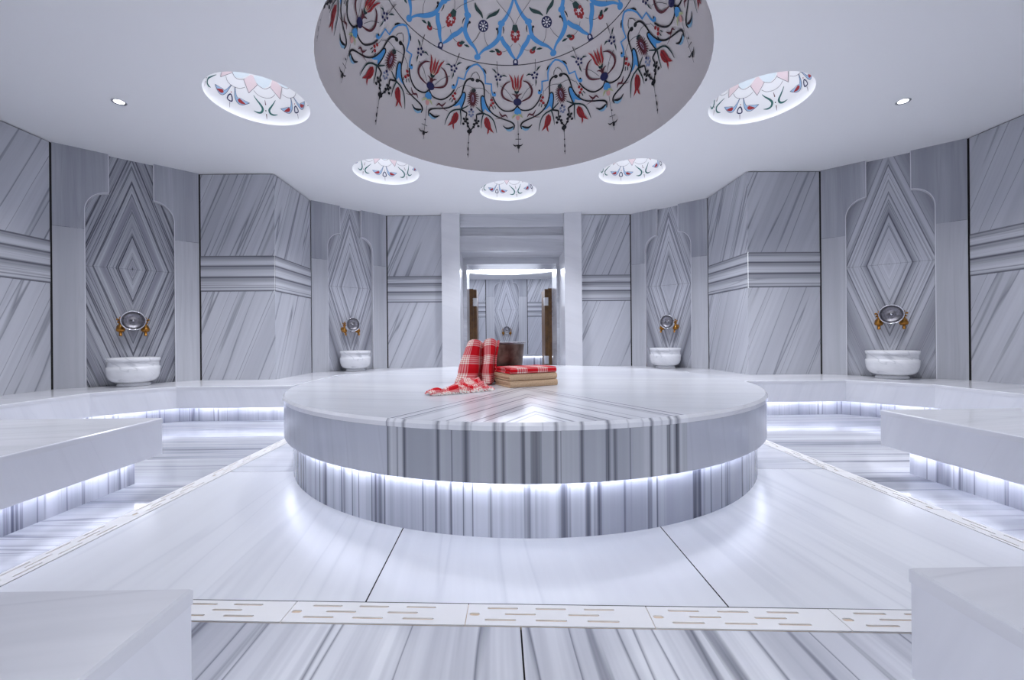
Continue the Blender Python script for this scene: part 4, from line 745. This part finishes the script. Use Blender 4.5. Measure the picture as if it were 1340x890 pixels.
mb=MB(); mb.box(-2.9,2.9,YF-.535,YF-.502,.285,.299,'led_low'); mb.build('led_strip',t)
washplace(F_F,.535,('marble basin in the niche beyond the doorway','brass tap left of the bowl in the niche beyond the doorway','brass tap right of the bowl in the niche beyond the doorway','metal bowl hung in the niche beyond the doorway'))
l=bpy.data.lights.new('far_room_fill','POINT'); l.energy=28; l.shadow_soft_size=.9; l.color=(.80,.86,1.)  # unseen point light added to brighten the next room, separate from the cove
lo=bpy.data.objects.new('far_room_fill',l); COL.objects.link(lo); lo.location=(.03,8.35,2.2)
# wooden door leaves standing open
def leaf(label,x0,x1,xm,side):
    t=thing('door_leaf',label,'door',((x0+x1)/2,7.1,.01),0,'open wooden door leaves')
    ox=(x0+x1)/2
    mb=MB(); mb.box(x0-ox,x1-ox,0.,.05,0,1.62,'wood'); mb.build('stile',t,bevel=.004)
    a,b=(x1,x1+.058) if side<0 else (x0-.058,x0)
    mb=MB(); mb.box(a-ox,b-ox,.02,.56,.02,1.61,'wood'); mb.build('panel',t,bevel=.004)
    mb=MB(); mb.box(a-ox-.008,b-ox+.008,.0,.11,1.32,1.46,'steel'); mb.build('patch_fitting',t,bevel=.004)
    mb=MB(); mb.box(a-ox-.006,b-ox+.006,.0,.11,.30,.44,'steel'); mb.build('bottom_fitting',t,bevel=.004)
leaf('brown wooden door leaf open at the left of the back doorway',-.705+.03,-.605,0,-1)
leaf('brown wooden door leaf open at the right of the back doorway',.70,.765,0,1)

# ------------------------------------------------------------------ bucket
bk=thing('copper_bucket','dark copper bucket behind the folded towels on the round slab','bucket',(-.155,3.09,ST+.0005))
mb=MB(); mb.lathe([(.0005,0),(.160,0),(.164,.006),(.170,.06),(.190,.27),(.191,.276),(.187,.276),(.166,.06),(.158,.012),(.0005,.012)],'copper',56); mb.build('body',bk)
mb=MB(); mb.lathe([(.189,.270),(.196,.276),(.205,.279),(.206,.285),(.198,.288),(.188,.286),(.187,.276)],'tin',56); mb.build('rim',bk)

# ------------------------------------------------------------------ folded towels
SA=R(23.4); SO=Vector((-.085,2.578)); 
def folded(label,z0,h,mat,w,d,folds,seed,shift=(0,0)):
    """folded cloth: rounded spine on the front, visible layer folds on its left end"""
    o=thing('folded_towel',label,'towel',(SO.x+shift[0],SO.y+shift[1],z0),SA,'folded towels in the stack')
    mb=MB(); r=random.Random(seed)
    lay=folds; t=h/lay
    nu=26
    for L in range(lay):
        z=L*t; sh=[r.uniform(-.006,.006) for _ in range(2)]
        sec=[]
        # cross-section in (y,z): rounded nose at the front
        m=8
        for i in range(m+1):
            a=PI/2-PI*i/m; sec.append((.5*t-.5*t*math.cos(a)*1.0, z+.5*t+.5*t*math.sin(a)))
        front=[(y,zz) for y,zz in sec]
        prof=[(d,z+t*.98)]+[(d*.6,z+t),(d*.25,z+t*1.0)]+front+[(d*.25,z),(d*.6,z),(d,z+t*.02)]
        rows=[];uvs=[]
        Ls=[0.]
        for p,q in zip(prof,prof[1:]): Ls.append(Ls[-1]+math.dist(p,q))
        for i in range(nu+1):
            x=w*i/nu; e=min(x,w-x); k=1-.12*math.exp(-e/.012)
            row=[]
            for (y,zz) in prof:
                dz=.0022*noise.noise(Vector((x*14,y*11,seed+L*.7)))+ .0015*noise.noise(Vector((x*45,y*40,seed)))
                yy=y+(.004*noise.noise(Vector((x*9,zz*30,seed+3))) if y<.03 else 0)
                zc=z+t/2+(zz-z-t/2)*k
                row.append((x+sh[0]*(1 if i in(0,) else 0),yy,zc+dz*(1 if zz>z+t*.5 else .2)))
            rows.append(row); uvs.append([(.03+x,.02+l) for l in Ls])
        mb.grid(rows,mat,uvs)
        for row in(rows[0],rows[-1][::-1]): mb.face(row,mat,[(p[1],p[2]) for p in row])
    mb.build('cloth',o)
    # one wide outer fold wrapping the layers at the front
    mb=MB(); prof=[]; m=14
    prof.append((.14,h+.002))
    for i in range(m+1):
        a=PI/2-PI*i/m; prof.append((-.002+.018-.020*math.cos(a), h/2+(h/2+.0015)*math.sin(a)))
    prof.append((.14,.0006))
    Ls=[0.]
    for p,q in zip(prof,prof[1:]): Ls.append(Ls[-1]+math.dist(p,q))
    rows=[];uvs=[]
    for i in range(nu+1):
        x=-.002+(w+.004)*i/nu; rows.append([(x,y+.003*noise.noise(Vector((x*8,z*25,seed+9))),max(.0004,z+.0025*noise.noise(Vector((x*10,y*20,seed+5)))*(1 if z>h*.5 else 0))) for y,z in prof]); uvs.append([(.03+x,.05+l) for l in Ls])
    mb.grid(rows,mat,uvs); mb.build('outer_fold',o)
    return o
h=.040
folded('folded beige towel at the bottom of the stack',ST+.0006,h,'beige',.345,.25,4,11)
folded('folded beige towel in the middle of the stack',ST+.0006+h+.0042,h,'beige',.345,.25,4,12,(-.004,.003))
folded('folded red and white plaid towel on top of the stack',ST+.0006+2*(h+.0042),.034,'plaid',.335,.245,3,13,(.001,.004))

# ------------------------------------------------------------------ draped plaid towel
tw=thing('plaid_towel','red and white plaid towel draped over the copper bucket, trailing onto the slab','towel',(0,0,0))
mb=MB()
def lerp(a,b,t): return a+(b-a)*t
def crom(P,t):
    n=len(P)-1; f=min(max(t,0),1)*n; i=min(int(f),n-1); k=f-i
    p0,p1,p2,p3=P[max(i-1,0)],P[i],P[i+1],P[min(i+2,n)]
    return [.5*((2*b)+(c-a)*k+(2*a-5*b+4*c-d)*k*k+(3*b-a-3*c+d)*k**3) for a,b,c,d in zip(p0,p1,p2,p3)]
TOP=[(-.374,2.945,.752),(-.362,2.89,.760),(-.335,2.865,.766),(-.300,2.862,.762),(-.284,2.885,.752),(-.276,2.915,.744),(-.264,2.905,.746),(-.252,2.862,.762),(-.228,2.845,.772),(-.196,2.852,.770),(-.178,2.872,.758),(-.172,2.880,.752),(-.160,2.868,.760),(-.150,2.872,.756)]
BOT=[(-.475,2.945),(-.462,2.86),(-.405,2.80),(-.335,2.785),(-.306,2.83),(-.297,2.92),(-.282,2.91),(-.270,2.80),(-.238,2.755),(-.218,2.765),(-.206,2.85),(-.202,2.87),(-.198,2.845),(-.192,2.875)]
NU,NV=130,64
rows=[];uvs=[]
for j in range(NV+1):
    v=j/NV
    row=[];uu=[]
    for i in range(NU+1):
        u=i/NU; t=crom(TOP,u); b=crom(BOT,u)
        if v<.16: k=v/.16; h=0.; z=lerp(.67,t[2],math.sin(k*PI/2)); back=(1-k)**1.3*.11
        else: h=(v-.16)/.84; k=1.; z=lerp(t[2],.466,h); back=0.
        g_=h**.85
        x=lerp(t[0],b[0],g_)+.006*math.sin(h*9+u*8)*h; y=lerp(t[1],b[1],g_)+back
        y+=.012*noise.noise(Vector((x*16,z*9,3.)))*(.3+h)+.006*noise.noise(Vector((x*40,z*18,8.)))
        if h>.55: y+=.010*math.sin((h-.55)*26+u*11)*(h-.55)*2
        if abs(x+.155)<.207:
            yf=3.09-math.sqrt(.207**2-(x+.155)**2)
            if v>=.16: y=min(y,yf-.006)
            elif z<.752: y=max(y,yf+.035)
        row.append((x,y,max(z,ST+.004))); uu.append((u*.62+.045,(1-v)*.40+.065))
    rows.append(row); uvs.append(uu)
mb.grid(rows,'plaid',uvs)
# crumpled hem lying on the slab in rolled folds
NU2,NV2=150,80
path=[(-.548,2.283),(-.475,2.315),(-.40,2.36),(-.32,2.41),(-.245,2.455),(-.192,2.52)]
def along(t):
    f=t*(len(path)-1); i=min(int(f),len(path)-2); k=f-i
    return Vector(path[i]).lerp(Vector(path[i+1]),k),(Vector(path[i+1])-Vector(path[i])).normalized()
sm=lambda a,b,x:(lambda q:q*q*(3-2*q))(min(1,max(0,(x-a)/(b-a))))
rows=[];uvs=[]
for i in range(NU2+1):
    t=i/NU2; c,d=along(t); nrm=Vector((-.36,.93)); wd=lerp(.05,.36,sm(0,.75,t))
    tubes=[(.000+.012*math.sin(11*t),.020+.008*math.sin(17*t+1)),
           (.034+.018*math.sin(9*t+1),.026+.010*math.sin(13*t)),
           (.085+.030*math.sin(8*t+2.2),(.036+.012*math.sin(15*t+2))*sm(.14,.3,t)),
           (.140+.030*math.sin(10*t+.4),(.047+.010*math.sin(12*t))*sm(.25,.42,t)),
           (.200+.025*math.sin(7*t+1.4),(.050+.010*math.sin(14*t+1))*sm(.36,.55,t)),
           (.265+.020*math.sin(9*t),(.055+.008*math.sin(9*t+1))*sm(.45,.65,t))]
    row=[];uu=[]
    for j in range(NV2+1):
        f=j/NV2; off=lerp(-.022,wd,f)
        n1=noise.noise(Vector((t*8,off*14,1.5))); n2=noise.noise(Vector((t*24,off*40,7.)))
        o2=off+.012*n1; hg=.004; ua=0
        for k,(o,r_) in enumerate(tubes):
            q=r_*r_-(o2-o)**2
            if q>0 and math.sqrt(q)*1.05>hg: hg=math.sqrt(q)*1.05; ua=.35*math.asin(max(-1,min(1,(o2-o)/r_)))*r_+.037*k
        hg=hg*(.75+.25*n1)+.004*n2
        e=min(1,f/.03,(1-f)/.06+.15); hg*=min(1,t*22+.3)*min(1,(1-t)*9+.25)*max(.1,e)
        p=c+nrm*off+d*(.022*n1+.008*n2)
        row.append((p.x,p.y,ST+.0032+max(0.,hg))); uu.append((.1+t*.66+.02*n1,.10+off*1.1+ua))
    rows.append(row); uvs.append(uu)
mb.grid(rows,'plaid',uvs)
cl=mb.build('cloth',tw)
so=cl.modifiers.new('thick','SOLIDIFY'); so.thickness=.003; so.offset=0
mb=MB(); r=random.Random(5)
for k in range(46):
    t=.03+.92*k/46; c,d=along(t); nrm=Vector((-d.y,d.x)); p=c-nrm*.016
    q=[]; a=r.uniform(-.5,.5)
    for m in range(5):
        f=m/4; e=p-nrm*(.032*f)+d*(a*.03*f+.004*math.sin(k+m*2)); q.append((e.x,e.y,ST+.0042+.008*(1-f)**2))
    mb.tube(q,[.0022,.0022,.002,.002,.0015],'fringe',5)
mb.build('fringe',tw)

# ------------------------------------------------------------------ lights, world, camera
def area(name,loc,sx,sy,energy,col=(.92,.94,1.),rot=(0,0,0)):
    l=bpy.data.lights.new(name,'AREA'); l.shape='RECTANGLE'; l.size=sx; l.size_y=sy; l.energy=energy; l.color=col
    o=bpy.data.objects.new(name,l); COL.objects.link(o); o.location=loc; o.rotation_euler=rot; return o
w=bpy.data.worlds.new('world'); sc.world=w; w.use_nodes=True
w.node_tree.nodes['Background'].inputs[0].default_value=(.88,.91,1.,1); w.node_tree.nodes['Background'].inputs[1].default_value=1.5
cam=bpy.data.cameras.new('camera'); co=bpy.data.objects.new('camera',cam); COL.objects.link(co); sc.camera=co
co.matrix_world=Matrix.Translation((-.1495,0,.779))@Matrix.Rotation(-.0100,4,'Z')@Matrix.Rotation(PI/2,4,'X')@Matrix.Rotation(-.0089,4,'Z')
cam.sensor_width=36.; cam.lens=533.4/1340*36; cam.shift_x=10.66/1340; cam.shift_y=-3.29/1340; cam.clip_start=.02
vs=sc.view_settings; vs.view_transform='Standard'; vs.look='None'; vs.gamma=1.; vs.use_curve_mapping=False; vs.exposure=.84
sc.cycles.max_bounces=10; sc.cycles.diffuse_bounces=6; sc.cycles.sample_clamp_indirect=6.
